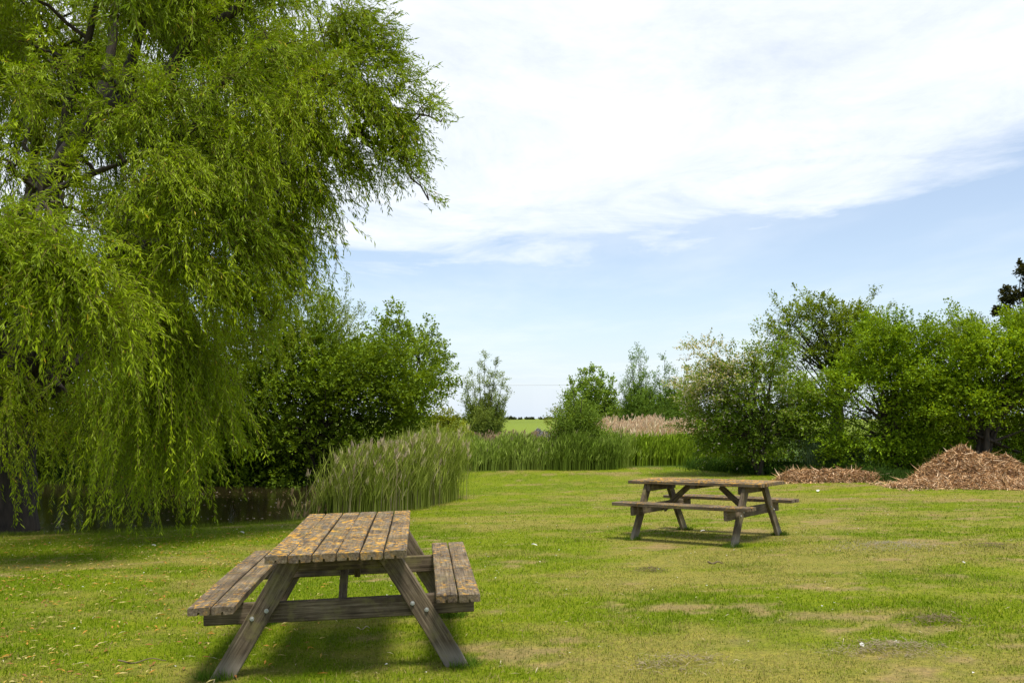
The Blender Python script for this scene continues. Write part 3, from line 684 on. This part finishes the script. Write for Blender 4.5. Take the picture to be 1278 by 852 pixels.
o = N(nd, 'ShaderNodeOutputMaterial'); lk.new(p.outputs[0], o.inputs[0])
tag(A.build('overhead_cable', m), 'thin overhead cable sagging across the sky beyond the young trees', 'cable')

# ------------------------------------------------------------------ picnic tables
def wood_mat(name, lichen=1.0, green=.3):
    """weathered timber, grain along the board, lichen in orange and grey rosettes"""
    m, nt, nd, lk = mat_new(name)
    tc = N(nd, 'ShaderNodeTexCoord'); oi = N(nd, 'ShaderNodeObjectInfo')
    sc = N(nd, 'ShaderNodeVectorMath', operation='SCALE'); sc.inputs[0].default_value = (13.1, 7.7, 3.3)
    lk.new(oi.outputs['Random'], sc.inputs['Scale'])
    ad = N(nd, 'ShaderNodeVectorMath', operation='ADD'); lk.new(tc.outputs['Object'], ad.inputs[0]); lk.new(sc.outputs[0], ad.inputs[1])
    ga = N(nd, 'ShaderNodeAttribute', attribute_name='tint')       # grain coordinates: across, along, through
    gm = N(nd, 'ShaderNodeVectorMath', operation='ADD'); lk.new(ga.outputs['Vector'], gm.inputs[0]); lk.new(sc.outputs[0], gm.inputs[1])
    mp = N(nd, 'ShaderNodeMapping'); mp.inputs['Scale'].default_value = (60, 2.2, 60); lk.new(gm.outputs[0], mp.inputs[0])
    gr = N(nd, 'ShaderNodeTexNoise'); gr.inputs['Scale'].default_value = 1.6; gr.inputs['Detail'].default_value = 7; gr.inputs['Roughness'].default_value = .65
    lk.new(mp.outputs[0], gr.inputs['Vector'])
    base = ramp(nd, [(.28, (.040, .030, .019)), (.48, (.115, .090, .058)), (.62, (.19, .155, .105)), (.8, (.31, .275, .20))]); lk.new(gr.outputs[0], base.inputs[0])
    big = N(nd, 'ShaderNodeTexNoise'); big.inputs['Scale'].default_value = 5; big.inputs['Detail'].default_value = 4; lk.new(ad.outputs[0], big.inputs['Vector'])
    bm = ramp(nd, [(.35, (.55, .5, .48)), (.65, (1.15, 1.1, 1.05))]); lk.new(big.outputs[0], bm.inputs[0])
    m1 = N(nd, 'ShaderNodeMix', data_type='RGBA', blend_type='MULTIPLY'); m1.inputs[0].default_value = 1
    lk.new(base.outputs[0], m1.inputs[6]); lk.new(bm.outputs[0], m1.inputs[7])
    cur = m1.outputs[2]
    geo = N(nd, 'ShaderNodeNewGeometry'); sz = N(nd, 'ShaderNodeSeparateXYZ'); lk.new(geo.outputs['True Normal'], sz.inputs[0])
    upf = N(nd, 'ShaderNodeMapRange'); lk.new(sz.outputs[2], upf.inputs[0]); upf.inputs[1].default_value = -.2; upf.inputs[2].default_value = .8; upf.inputs[3].default_value = .12
    so_ = N(nd, 'ShaderNodeSeparateXYZ'); lk.new(tc.outputs['Object'], so_.inputs[0])
    foot = N(nd, 'ShaderNodeMapRange'); lk.new(so_.outputs[2], foot.inputs[0]); foot.inputs[1].default_value = .16; foot.inputs[2].default_value = .08; foot.inputs[3].default_value = 0; foot.inputs[4].default_value = .55
    fx_ = N(nd, 'ShaderNodeMix', data_type='RGBA'); lk.new(foot.outputs[0], fx_.inputs[0]); lk.new(cur, fx_.inputs[6]); fx_.inputs[7].default_value = (.30, .26, .20, 1); cur = fx_.outputs[2]
    pn = N(nd, 'ShaderNodeTexNoise'); pn.inputs['Scale'].default_value = 3.4; pn.inputs['Detail'].default_value = 3; lk.new(ad.outputs[0], pn.inputs['Vector'])
    pr = N(nd, 'ShaderNodeMapRange'); pr.interpolation_type = 'SMOOTHSTEP'; lk.new(pn.outputs[0], pr.inputs[0]); pr.inputs[1].default_value = .34; pr.inputs[2].default_value = .58; pr.inputs[3].default_value = .2
    def layer(cur, scale, lo, hi, col, off, amt, det=5, dist=0, top=True):
        v = N(nd, 'ShaderNodeVectorMath', operation='ADD'); v.inputs[1].default_value = (off, off * 2, off); lk.new(ad.outputs[0], v.inputs[0])
        n = N(nd, 'ShaderNodeTexNoise'); n.inputs['Scale'].default_value = scale; n.inputs['Detail'].default_value = det; n.inputs['Roughness'].default_value = .7
        n.inputs['Distortion'].default_value = dist; lk.new(v.outputs[0], n.inputs['Vector'])
        r = ramp(nd, [(lo, (0, 0, 0)), (hi, (1, 1, 1))]); lk.new(n.outputs[0], r.inputs[0])
        mu = N(nd, 'ShaderNodeMath', operation='MULTIPLY'); mu.inputs[1].default_value = amt; lk.new(r.outputs[0], mu.inputs[0])
        m3 = N(nd, 'ShaderNodeMath', operation='MULTIPLY'); lk.new(mu.outputs[0], m3.inputs[0]); m3.inputs[1].default_value = 1
        if top:
            m4 = N(nd, 'ShaderNodeMath', operation='MULTIPLY'); lk.new(upf.outputs[0], m4.inputs[0]); lk.new(pr.outputs[0], m4.inputs[1]); lk.new(m4.outputs[0], m3.inputs[1])
        mx = N(nd, 'ShaderNodeMix', data_type='RGBA'); lk.new(m3.outputs[0], mx.inputs[0]); lk.new(cur, mx.inputs[6]); mx.inputs[7].default_value = (*col, 1)
        return mx.outputs[2]
    cur = layer(cur, 6, .50, .66, (.20, .175, .06), 3, green, top=False)
    if lichen > 0:
        cur = layer(cur, 26, .55, .63, (.30, .29, .25), 7, .5 * lichen)
        cur = layer(cur, 16, .62 - .07 * lichen, .68 - .05 * lichen, (.36, .22, .05), 11, .5 * lichen)
        cur = layer(cur, 24, .60 - .08 * lichen, .66 - .07 * lichen, (.58, .29, .025), 19, .9 * min(lichen, 1), det=9)
        cur = layer(cur, 34, .60, .64, (.64, .42, .05), 23, .7 * lichen)
    p = N(nd, 'ShaderNodeBsdfPrincipled'); p.inputs['Roughness'].default_value = .85; p.inputs['Specular IOR Level'].default_value = .25
    lk.new(cur, p.inputs['Base Color'])
    b = N(nd, 'ShaderNodeBump'); b.inputs['Strength'].default_value = .7; b.inputs['Distance'].default_value = .004
    lk.new(gr.outputs[0], b.inputs['Height']); lk.new(b.outputs[0], p.inputs['Normal'])
    o = N(nd, 'ShaderNodeOutputMaterial'); lk.new(p.outputs[0], o.inputs[0]); return m
M_top2 = wood_mat('orange_lichened_wood', 1.35, .2)
M_top, M_seat, M_post = wood_mat('lichened_wood', 1.0, .25), wood_mat('weathered_seat_wood', .75, .3), wood_mat('weathered_leg_wood', 0, .65)
m, nt, nd, lk = mat_new('galvanised_bolt'); p = N(nd, 'ShaderNodeBsdfPrincipled'); p.inputs['Base Color'].default_value = (.42, .42, .41, 1)
p.inputs['Metallic'].default_value = .6; p.inputs['Roughness'].default_value = .5; o = N(nd, 'ShaderNodeOutputMaterial'); lk.new(p.outputs[0], o.inputs[0]); M_bolt = m

def beam(a, b, w, t, wdir, slot=False, seed=0, cut=None):
    """timber from a to b, w wide along wdir, t thick; rounded arrises, optional drip slot beneath; cut = horizontal saw cuts at the ends"""
    rg = np.random.default_rng(seed); a, b = np.array(a, float), np.array(b, float)
    T = nrm(b - a); Wd = np.array(wdir, float); Wd = nrm(Wd - T * (Wd @ T)); U = np.cross(Wd, T)      # U = through thickness
    if U[2] < -.1: U = -U
    c = .005; w2, t2 = w / 2, t / 2
    prof = [(-w2 + c, t2), (w2 - c, t2), (w2, t2 - c), (w2, -t2 + c), (w2 - c, -t2)]
    if slot: prof += [(.007, -t2), (.005, -t2 + .016), (-.005, -t2 + .016), (-.007, -t2)]
    prof += [(-w2 + c, -t2), (-w2, -t2 + c), (-w2, t2 - c)]
    prof = np.array(prof); K = 22; Ln = np.linalg.norm(b - a); n = len(prof)
    tt = np.linspace(0, 1, K); tt[1] = .006 / Ln; tt[-2] = 1 - .006 / Ln
    bow = rg.normal(0, .004); sway = rg.normal(0, .0025)
    V, G = [], []
    for k, s in enumerate(tt):
        sh = .975 if k in (0, K - 1) else 1
        p = a + (b - a) * s + U * bow * math.sin(math.pi * s) + Wd * sway * math.sin(math.pi * s)
        q = prof * sh + rg.normal(0, .0006, prof.shape)
        for (u_, v_) in q:
            pt = p + Wd * u_ + U * v_
            if cut is not None and k in (0, 1, K - 2, K - 1):       # slide along the axis so the end face is level
                pt = pt - T * ((u_ * Wd[2]) / T[2])
            V.append(pt); G.append((u_, s * Ln, v_))
    V, G = np.array(V), np.array(G)
    i = np.arange(K - 1)[:, None] * n; j = np.arange(n)[None]; kq = (j + 1) % n
    Q = np.stack([i + j, i + n + j, i + n + kq, i + kq], -1).reshape(-1, 4)
    A = Acc(); A.add(V, Q, G); A.F.append(np.arange(n)[None]); A.F.append(np.arange(n)[::-1][None] + (K - 1) * n)
    return A
def bolt(parent, p, ydir):
    A = Acc(); p = np.array(p)
    A.tube([p, p + np.array([0, ydir * .004, 0])], [.0125, .0125], 14); A.tube([p + np.array([0, ydir * .004, 0]), p + np.array([0, ydir * .010, 0])], [.008, .006], 8)
    A.build('bolt', M_bolt, parent)
def picnic_table(label, x, y, rz, z, tiltx, tilty, seed, lichen_seats=M_seat, top=M_top):
    L, W, TOP, SEAT, SP, AF = 1.845, .765, .722, .468, 1.335, 1.32
    root = empty('picnic_table', (x, y, z), (tilty, -tiltx, rz)); tag(root, label, 'picnic table', 'wooden picnic tables on the lawn')
    rg = np.random.default_rng(seed); s = seed * 100
    bw = (W - 5 * .008) / 6; th = .042
    for k in range(6):
        cx = -W / 2 + bw / 2 + k * (bw + .008); e = rg.normal(0, .006, 2); dz = rg.normal(0, .0015)
        beam((cx, -L / 2 + e[0], TOP - th / 2 + dz), (cx, L / 2 + e[1], TOP - th / 2 + dz), bw, th, (1, 0, 0), True, s + k).build('tabletop_board', top, root)
    for sx in (-1, 1):
        for k in range(2):
            cx = sx * (.542 + .0585 + k * .125); e = rg.normal(0, .005, 2)
            beam((cx, -L / 2 + e[0], SEAT - th / 2), (cx, L / 2 + e[1], SEAT - th / 2), .117, th, (1, 0, 0), True, s + 10 + k + sx * 3).build('seat_board', lichen_seats, root)
    for sy in (-1, 1):
        yl = sy * (AF / 2 + .023)
        for sx in (-1, 1):
            leg = beam((sx * SP / 2, yl, 0), (sx * .262, yl, TOP - th - .001), .118, .045, (1, 0, 0), False, s + 20 + sx + sy * 2, cut=True).build('leg', M_post, root)
            for (f, dx) in ((.50, -.028), (.565, .028)):
                f = (SEAT - th - .06 + (.02 if dx > 0 else -.02)) / (TOP - th)
                px = sx * (SP / 2 + (.262 - SP / 2) * f) + dx * sx * -1
                bolt(leg, (px, yl + sy * .0225, (TOP - th) * f), sy)
        yb = sy * (AF / 2 - .024)
        beam((-.765, yb, SEAT - th - .0605), (.765, yb, SEAT - th - .0605), .115, .044, (0, 0, 1), False, s + 30 + sy).build('seat_bearer', M_post, root)
        beam((-.345, yb, TOP - th - .0485), (.345, yb, TOP - th - .0485), .092, .044, (0, 0, 1), False, s + 34 + sy).build('top_bearer', M_post, root)
        beam((0, sy * (AF / 2 - .050), SEAT - th - .10), (0, sy * .22, TOP - th - .030), .07, .044, (0, .7, -.7), False, s + 38 + sy).build('brace', M_post, root)
    beam((-.34, 0, TOP - th - .024), (.34, 0, TOP - th - .024), .044, .07, (0, 0, 1), False, s + 44).build('middle_batten', M_post, root)
    return root
picnic_table('nearer picnic table, grey boards blotched with orange lichen, seen end on', -1.045, 5.56, .109, 0.0, .028, .010, 1)
picnic_table('farther picnic table seen side on, orange lichen along its top', 2.505, 10.87, .876, -.073, 0.0, -.022, 2, top=M_top2)
# uncut tufts round the legs
A = Acc(); pts = []
for (tx, ty, tr) in ((-1.045, 5.56, .109), (2.505, 10.87, .876)):
    for sx in (-1, 1):
        for sy in (-1, 1):
            lx, ly = sx * .69, sy * .683
            pts.append((tx + math.cos(tr) * lx - math.sin(tr) * ly, ty + math.sin(tr) * lx + math.cos(tr) * ly))
for (px_, py_) in pts:
    x, y = blob(420, px_, py_, .11, .09); blades(A, x, y, .065, .005, .6, lambda a, b: np.tile((.10, .17, .015), (len(a), 1)))
tag(A.build('leg_tufts', M_blade), 'longer grass left uncut round the feet of the picnic tables', 'grass', kind='stuff')

# ------------------------------------------------------------------ litter on the lawn
def scatter_leaves(name, label, n, x, y, L, W, pal, mat=M_dead):
    keep = (pond_sd(x, y) > .15); x, y = x[keep], y[keep]; n = len(x)
    a = R.uniform(0, 2 * math.pi, n); D = nrm(np.stack([np.cos(a), np.sin(a), R.normal(.05, .15, n)], 1)); pal = np.array(pal)
    A = Acc(); leaves(A, np.stack([x, y, gz(x, y) + .018], 1), D, L * R.uniform(.6, 1.3, n), W, pal[R.integers(0, len(pal), n)], .75)
    return tag(A.build(name, mat), label, 'leaf litter', kind='stuff')
x, y = inside(-200, 420, 1900, 4, 12.5, .6); k = R.random(len(x)) < sst(0, -3.5, x) + .05
scatter_leaves('fallen_leaves', 'yellow fallen willow leaves scattered on the lawn near the pond', 0, x[k], y[k], .055, .014, [(.5, .36, .08), (.55, .28, .06), (.6, .5, .2), (.35, .16, .06)])
x, y = inside(-200, 1500, 1500, 3.4, 16, .8)
scatter_leaves('straw_bits', 'dry stalks and clippings lying on the lawn', 0, x, y, .06, .006, [(.45, .36, .2), (.55, .48, .3), (.3, .2, .12)])
x, y = inside(-200, 1500, 300, 3.6, 17, .4)
scatter_leaves('petals', 'small pale petals and daisies dotted over the lawn', 0, x, y, .020, .016, [(.75, .72, .65), (.6, .6, .55)])
# fine debris on the pond
n = 520; x, y = R.uniform(-9, -2, n), R.uniform(13.5, 23, n); k = pond_sd(x, y) < -.45; x, y = x[k], y[k]; n = len(x)
a = R.uniform(0, 6.28, n); A = Acc()
leaves(A, np.stack([x, y, np.full(n, WATER + .006)], 1), np.stack([np.cos(a), np.sin(a), np.zeros(n)], 1), R.uniform(.03, .09, n), .03, np.array([(.22, .17, .09), (.14, .12, .05), (.45, .42, .32)])[R.integers(0, 3, n)], .98)
tag(A.build('floating_debris', M_dead), 'floating leaves and fluff on the pond', 'leaf litter', kind='stuff')

def feather(label, px, py, L=.09, col=(.72, .71, .67)):
    L *= .62; g = on_ground(px, py); A = Acc(); a = R.uniform(0, 3.1); n = 10
    d = np.array([math.cos(a), math.sin(a), 0]); s = np.array([-d[1], d[0], 0]); V = []
    for k in range(n):
        t = k / (n - 1); w = L * .2 * math.sin(math.pi * min(1, t * .9 + .1)) + .001; z = .022 + .03 * math.sin(t * 2.6) * L / .09 * .5
        V += [d * (t - .5) * L - s * w + np.array([0, 0, z - .006]), d * (t - .5) * L + np.array([0, 0, z]), d * (t - .5) * L + s * w + np.array([0, 0, z - .006])]
    Q = [(3 * k + j, 3 * k + j + 1, 3 * k + j + 4, 3 * k + j + 3) for k in range(n - 1) for j in (0, 1)]
    A.add(V, Q, col); o = A.build('feather', M_dead); o.location = g; tag(o, label, 'feather', 'white feathers on the grass')
feather('white feather on the lawn just beyond the near table, by the pond edge', 302, 666, .16)
feather('white feather right of the near table, level with its far bench end', 667, 682, .13)
feather('white feather on the grass beneath the farther picnic table', 877, 664, .12)
feather('white feather on the far lawn before the low woodchip heap', 1021, 614, .28)
feather('long white feather on the grey clipping patch at lower right, left of its pair', 1076, 811, .10)
feather('short white feather on the grey clipping patch at lower right, right of its pair', 1118, 807, .07)
feather('small white feather on the left lawn between the pond and the bench', 192, 682, .10)
feather('pale feather near the right edge of the lawn beside a bare patch', 1203, 704, .07)
def tuft(label, px, py, rx, ry, n, col=(.29, .24, .15)):
    n = int(n * .7); rx *= 1.25; ry *= 1.2
    g = on_ground(px, py); A = Acc(); x, y = R.normal(0, rx * .55, n), R.normal(0, ry * .55, n); kk_ = R.random(n) < .35 + 1.1 * vn(x * 9 + px, y * 14, 4); x, y = x[kk_], y[kk_]; x += .2 * rx * np.sin(y / ry * 3); m = len(x)
    z = (gz(x + g[0], y + g[1]) - g[2]) + .03 * np.clip(1 - np.hypot(x / rx, y / ry), 0, 1) + .008
    a = R.uniform(0, 6.28, m); D = nrm(np.stack([np.cos(a), np.sin(a), R.normal(.1, .25, m)], 1))
    leaves(A, np.stack([x, y, z], 1), D, R.uniform(.02, .07, m), .004, np.array(col) * R.uniform(.6, 1.4, m)[:, None], .6)
    o = A.build('grass_clippings', M_dead); o.location = g; tag(o, label, 'grass clippings', 'dry clipping patches on the lawn', 'stuff')
tuft('grey dry clipping patch with two feathers on it at lower right', 1112, 812, .26, .16, 1500)
tuft('brown clipping clump above the feathered patch, near the right edge', 1168, 776, .17, .13, 900, (.2, .15, .09))
tuft('grey clipping smear on the lawn right of the farther table', 1110, 682, .5, .35, 1800, (.3, .26, .22))
tuft('grey clipping patch at the bottom edge, right of centre', 848, 830, .2, .13, 900)
tuft('dark clod of clippings right of the near table bench', 812, 712, .11, .1, 400, (.14, .1, .07))
tuft('dark clod of clippings at the right edge of the lawn', 1240, 682, .25, .2, 700, (.18, .13, .09))
def twig(label, px, py, L, a, r=.005, col=(.22, .17, .10)):
    g = on_ground(px, py); t = np.linspace(-.5, .5, 12); A = Acc()
    P = np.stack([t * L * math.cos(a), t * L * math.sin(a), .014 + .01 * np.sin(t * 9)], 1); P[:, :2] += np.cumsum(R.normal(0, L * .008, (12, 2)), 0)
    A.tube(P, np.linspace(r, r * .5, 12), 6, col=col); o = A.build('twig', M_dead, smooth=True); o.location = g; tag(o, label, 'twig', 'fallen twigs on the grass')
twig('pale fallen twig under the near picnic table', 454, 786, .10, .5, col=(.5, .42, .3))
twig('thin curved twig on the lawn at lower left', 178, 827, .28, .2)
twig('short dark twig on the lawn in front of the farther table', 893, 704, .16, .1, .012)

# ------------------------------------------------------------------ sky, sun
SUN_EL, SUN_AZ = math.radians(71), math.radians(150)       # azimuth clockwise from +Y (the view direction)
W = bpy.data.worlds.new('World'); S.world = W; W.use_nodes = True
nt = W.node_tree; nd, lk = nt.nodes, nt.links; nd.clear()
sky = N(nd, 'ShaderNodeTexSky'); sky.sky_type = 'NISHITA'; sky.sun_disc = False; sky.sun_elevation = SUN_EL; sky.sun_rotation = SUN_AZ
sky.air_density = 1.0; sky.dust_density = 1.0; sky.ozone_density = 1.0
tc = N(nd, 'ShaderNodeTexCoord'); sp = N(nd, 'ShaderNodeSeparateXYZ'); lk.new(tc.outputs['Generated'], sp.inputs[0])
def mth(op, a, b=None, c=None, clamp=False):
    n = N(nd, 'ShaderNodeMath', operation=op); n.use_clamp = clamp
    for k, v in enumerate((a, b, c)):
        if v is None: continue
        if isinstance(v, (int, float)): n.inputs[k].default_value = v
        else: lk.new(v, n.inputs[k])
    return n.outputs[0]
zc = mth('MAXIMUM', sp.outputs[2], .035)
cx, cy = mth('DIVIDE', sp.outputs[0], zc), mth('DIVIDE', sp.outputs[1], zc)
cb = N(nd, 'ShaderNodeCombineXYZ'); lk.new(cx, cb.inputs[0]); lk.new(cy, cb.inputs[1])
def wn(scale, det, rough, st=(1, 1, 1), loc=(0, 0, 0), dist=0):
    mp = N(nd, 'ShaderNodeMapping'); mp.inputs['Scale'].default_value = st; mp.inputs['Location'].default_value = loc; lk.new(cb.outputs[0], mp.inputs[0])
    n = N(nd, 'ShaderNodeTexNoise'); n.inputs['Scale'].default_value = scale; n.inputs['Detail'].default_value = det; n.inputs['Roughness'].default_value = rough
    n.inputs['Distortion'].default_value = dist; lk.new(mp.outputs[0], n.inputs['Vector']); return n.outputs[0]
n1, n2, n3 = wn(.9, 10, .62, dist=.5), wn(.55, 5, .6, (1, .45, 1), (3, 1, 0)), wn(1.6, 12, .68, (1, .7, 1), (7, 2, 0), .5)
# the cloud bank ends along a curved edge on the cloud plane
q = mth('MAXIMUM', mth('SUBTRACT', cx, .35), 0); edge = mth('SUBTRACT', 5.35, mth('MULTIPLY', q, q))
dist = mth('SUBTRACT', edge, cy)
v = mth('ADD', mth('MULTIPLY', dist, .55), mth('MULTIPLY', mth('SUBTRACT', n1, .5), 3.2))
mask = N(nd, 'ShaderNodeMapRange'); mask.interpolation_type = 'SMOOTHSTEP'; lk.new(v, mask.inputs[0]); mask.inputs[1].default_value = -.55; mask.inputs[2].default_value = 1.0
thin = N(nd, 'ShaderNodeMapRange'); thin.interpolation_type = 'SMOOTHSTEP'; lk.new(n2, thin.inputs[0]); thin.inputs[1].default_value = .38; thin.inputs[2].default_value = .75
inner = N(nd, 'ShaderNodeMapRange'); lk.new(n3, inner.inputs[0]); inner.inputs[1].default_value = .3; inner.inputs[2].default_value = .62; inner.inputs[3].default_value = .66; inner.inputs[4].default_value = 1.0
back = N(nd, 'ShaderNodeMapRange'); back.interpolation_type = 'SMOOTHSTEP'; lk.new(cy, back.inputs[0]); back.inputs[1].default_value = -.6; back.inputs[2].default_value = .9; back.inputs[3].default_value = .25
cover = mth('MULTIPLY', mask.outputs[0], back.outputs[0])      # cover thinned overhead and behind, out of view, to weaken the fill light
veil = mth('ADD', .2, mth('MULTIPLY', thin.outputs[0], .24))
hz = N(nd, 'ShaderNodeMapRange'); hz.interpolation_type = 'SMOOTHSTEP'; lk.new(sp.outputs[2], hz.inputs[0]); hz.inputs[1].default_value = .16; hz.inputs[2].default_value = -.02; hz.inputs[3].default_value = 0; hz.inputs[4].default_value = .85
skyh = N(nd, 'ShaderNodeMix', data_type='RGBA'); lk.new(hz.outputs[0], skyh.inputs[0]); lk.new(sky.outputs[0], skyh.inputs[6]); skyh.inputs[7].default_value = (4.1, 4.8, 5.7, 1)
amt = mth('MAXIMUM', mth('MULTIPLY', cover, inner.outputs[0]), veil)
mx = N(nd, 'ShaderNodeMix', data_type='RGBA'); lk.new(amt, mx.inputs[0]); lk.new(skyh.outputs[2], mx.inputs[6]); mx.inputs[7].default_value = (5.9, 6.15, 6.45, 1)
bg = N(nd, 'ShaderNodeBackground'); bg.inputs[1].default_value = .138; lk.new(mx.outputs[2], bg.inputs[0])
wo = N(nd, 'ShaderNodeOutputWorld'); lk.new(bg.outputs[0], wo.inputs[0])

sl = bpy.data.lights.new('sun', 'SUN'); sl.energy = 3.9; sl.angle = math.radians(14); sl.color = (1, .95, .86)
so = bpy.data.objects.new('sun', sl); C.objects.link(so)
so.rotation_euler = (math.pi / 2 - SUN_EL, 0, math.pi - SUN_AZ)

# ------------------------------------------------------------------ camera + output
cam = bpy.data.cameras.new('camera'); co = bpy.data.objects.new('camera', cam); C.objects.link(co)
cam.sensor_width = 36; cam.lens = F * 36 / 1278; cam.clip_end = 9000; cam.clip_start = .05
co.location = (0, 0, EYE); co.rotation_euler = (math.pi / 2 + TH, 0, 0); S.camera = co
S.render.engine = 'CYCLES'
S.view_settings.view_transform = 'Standard'; S.view_settings.look = 'None'; S.view_settings.gamma = 1
S.view_settings.exposure = .40
S.cycles.max_bounces = 6; S.cycles.transmission_bounces = 4; S.cycles.diffuse_bounces = 4
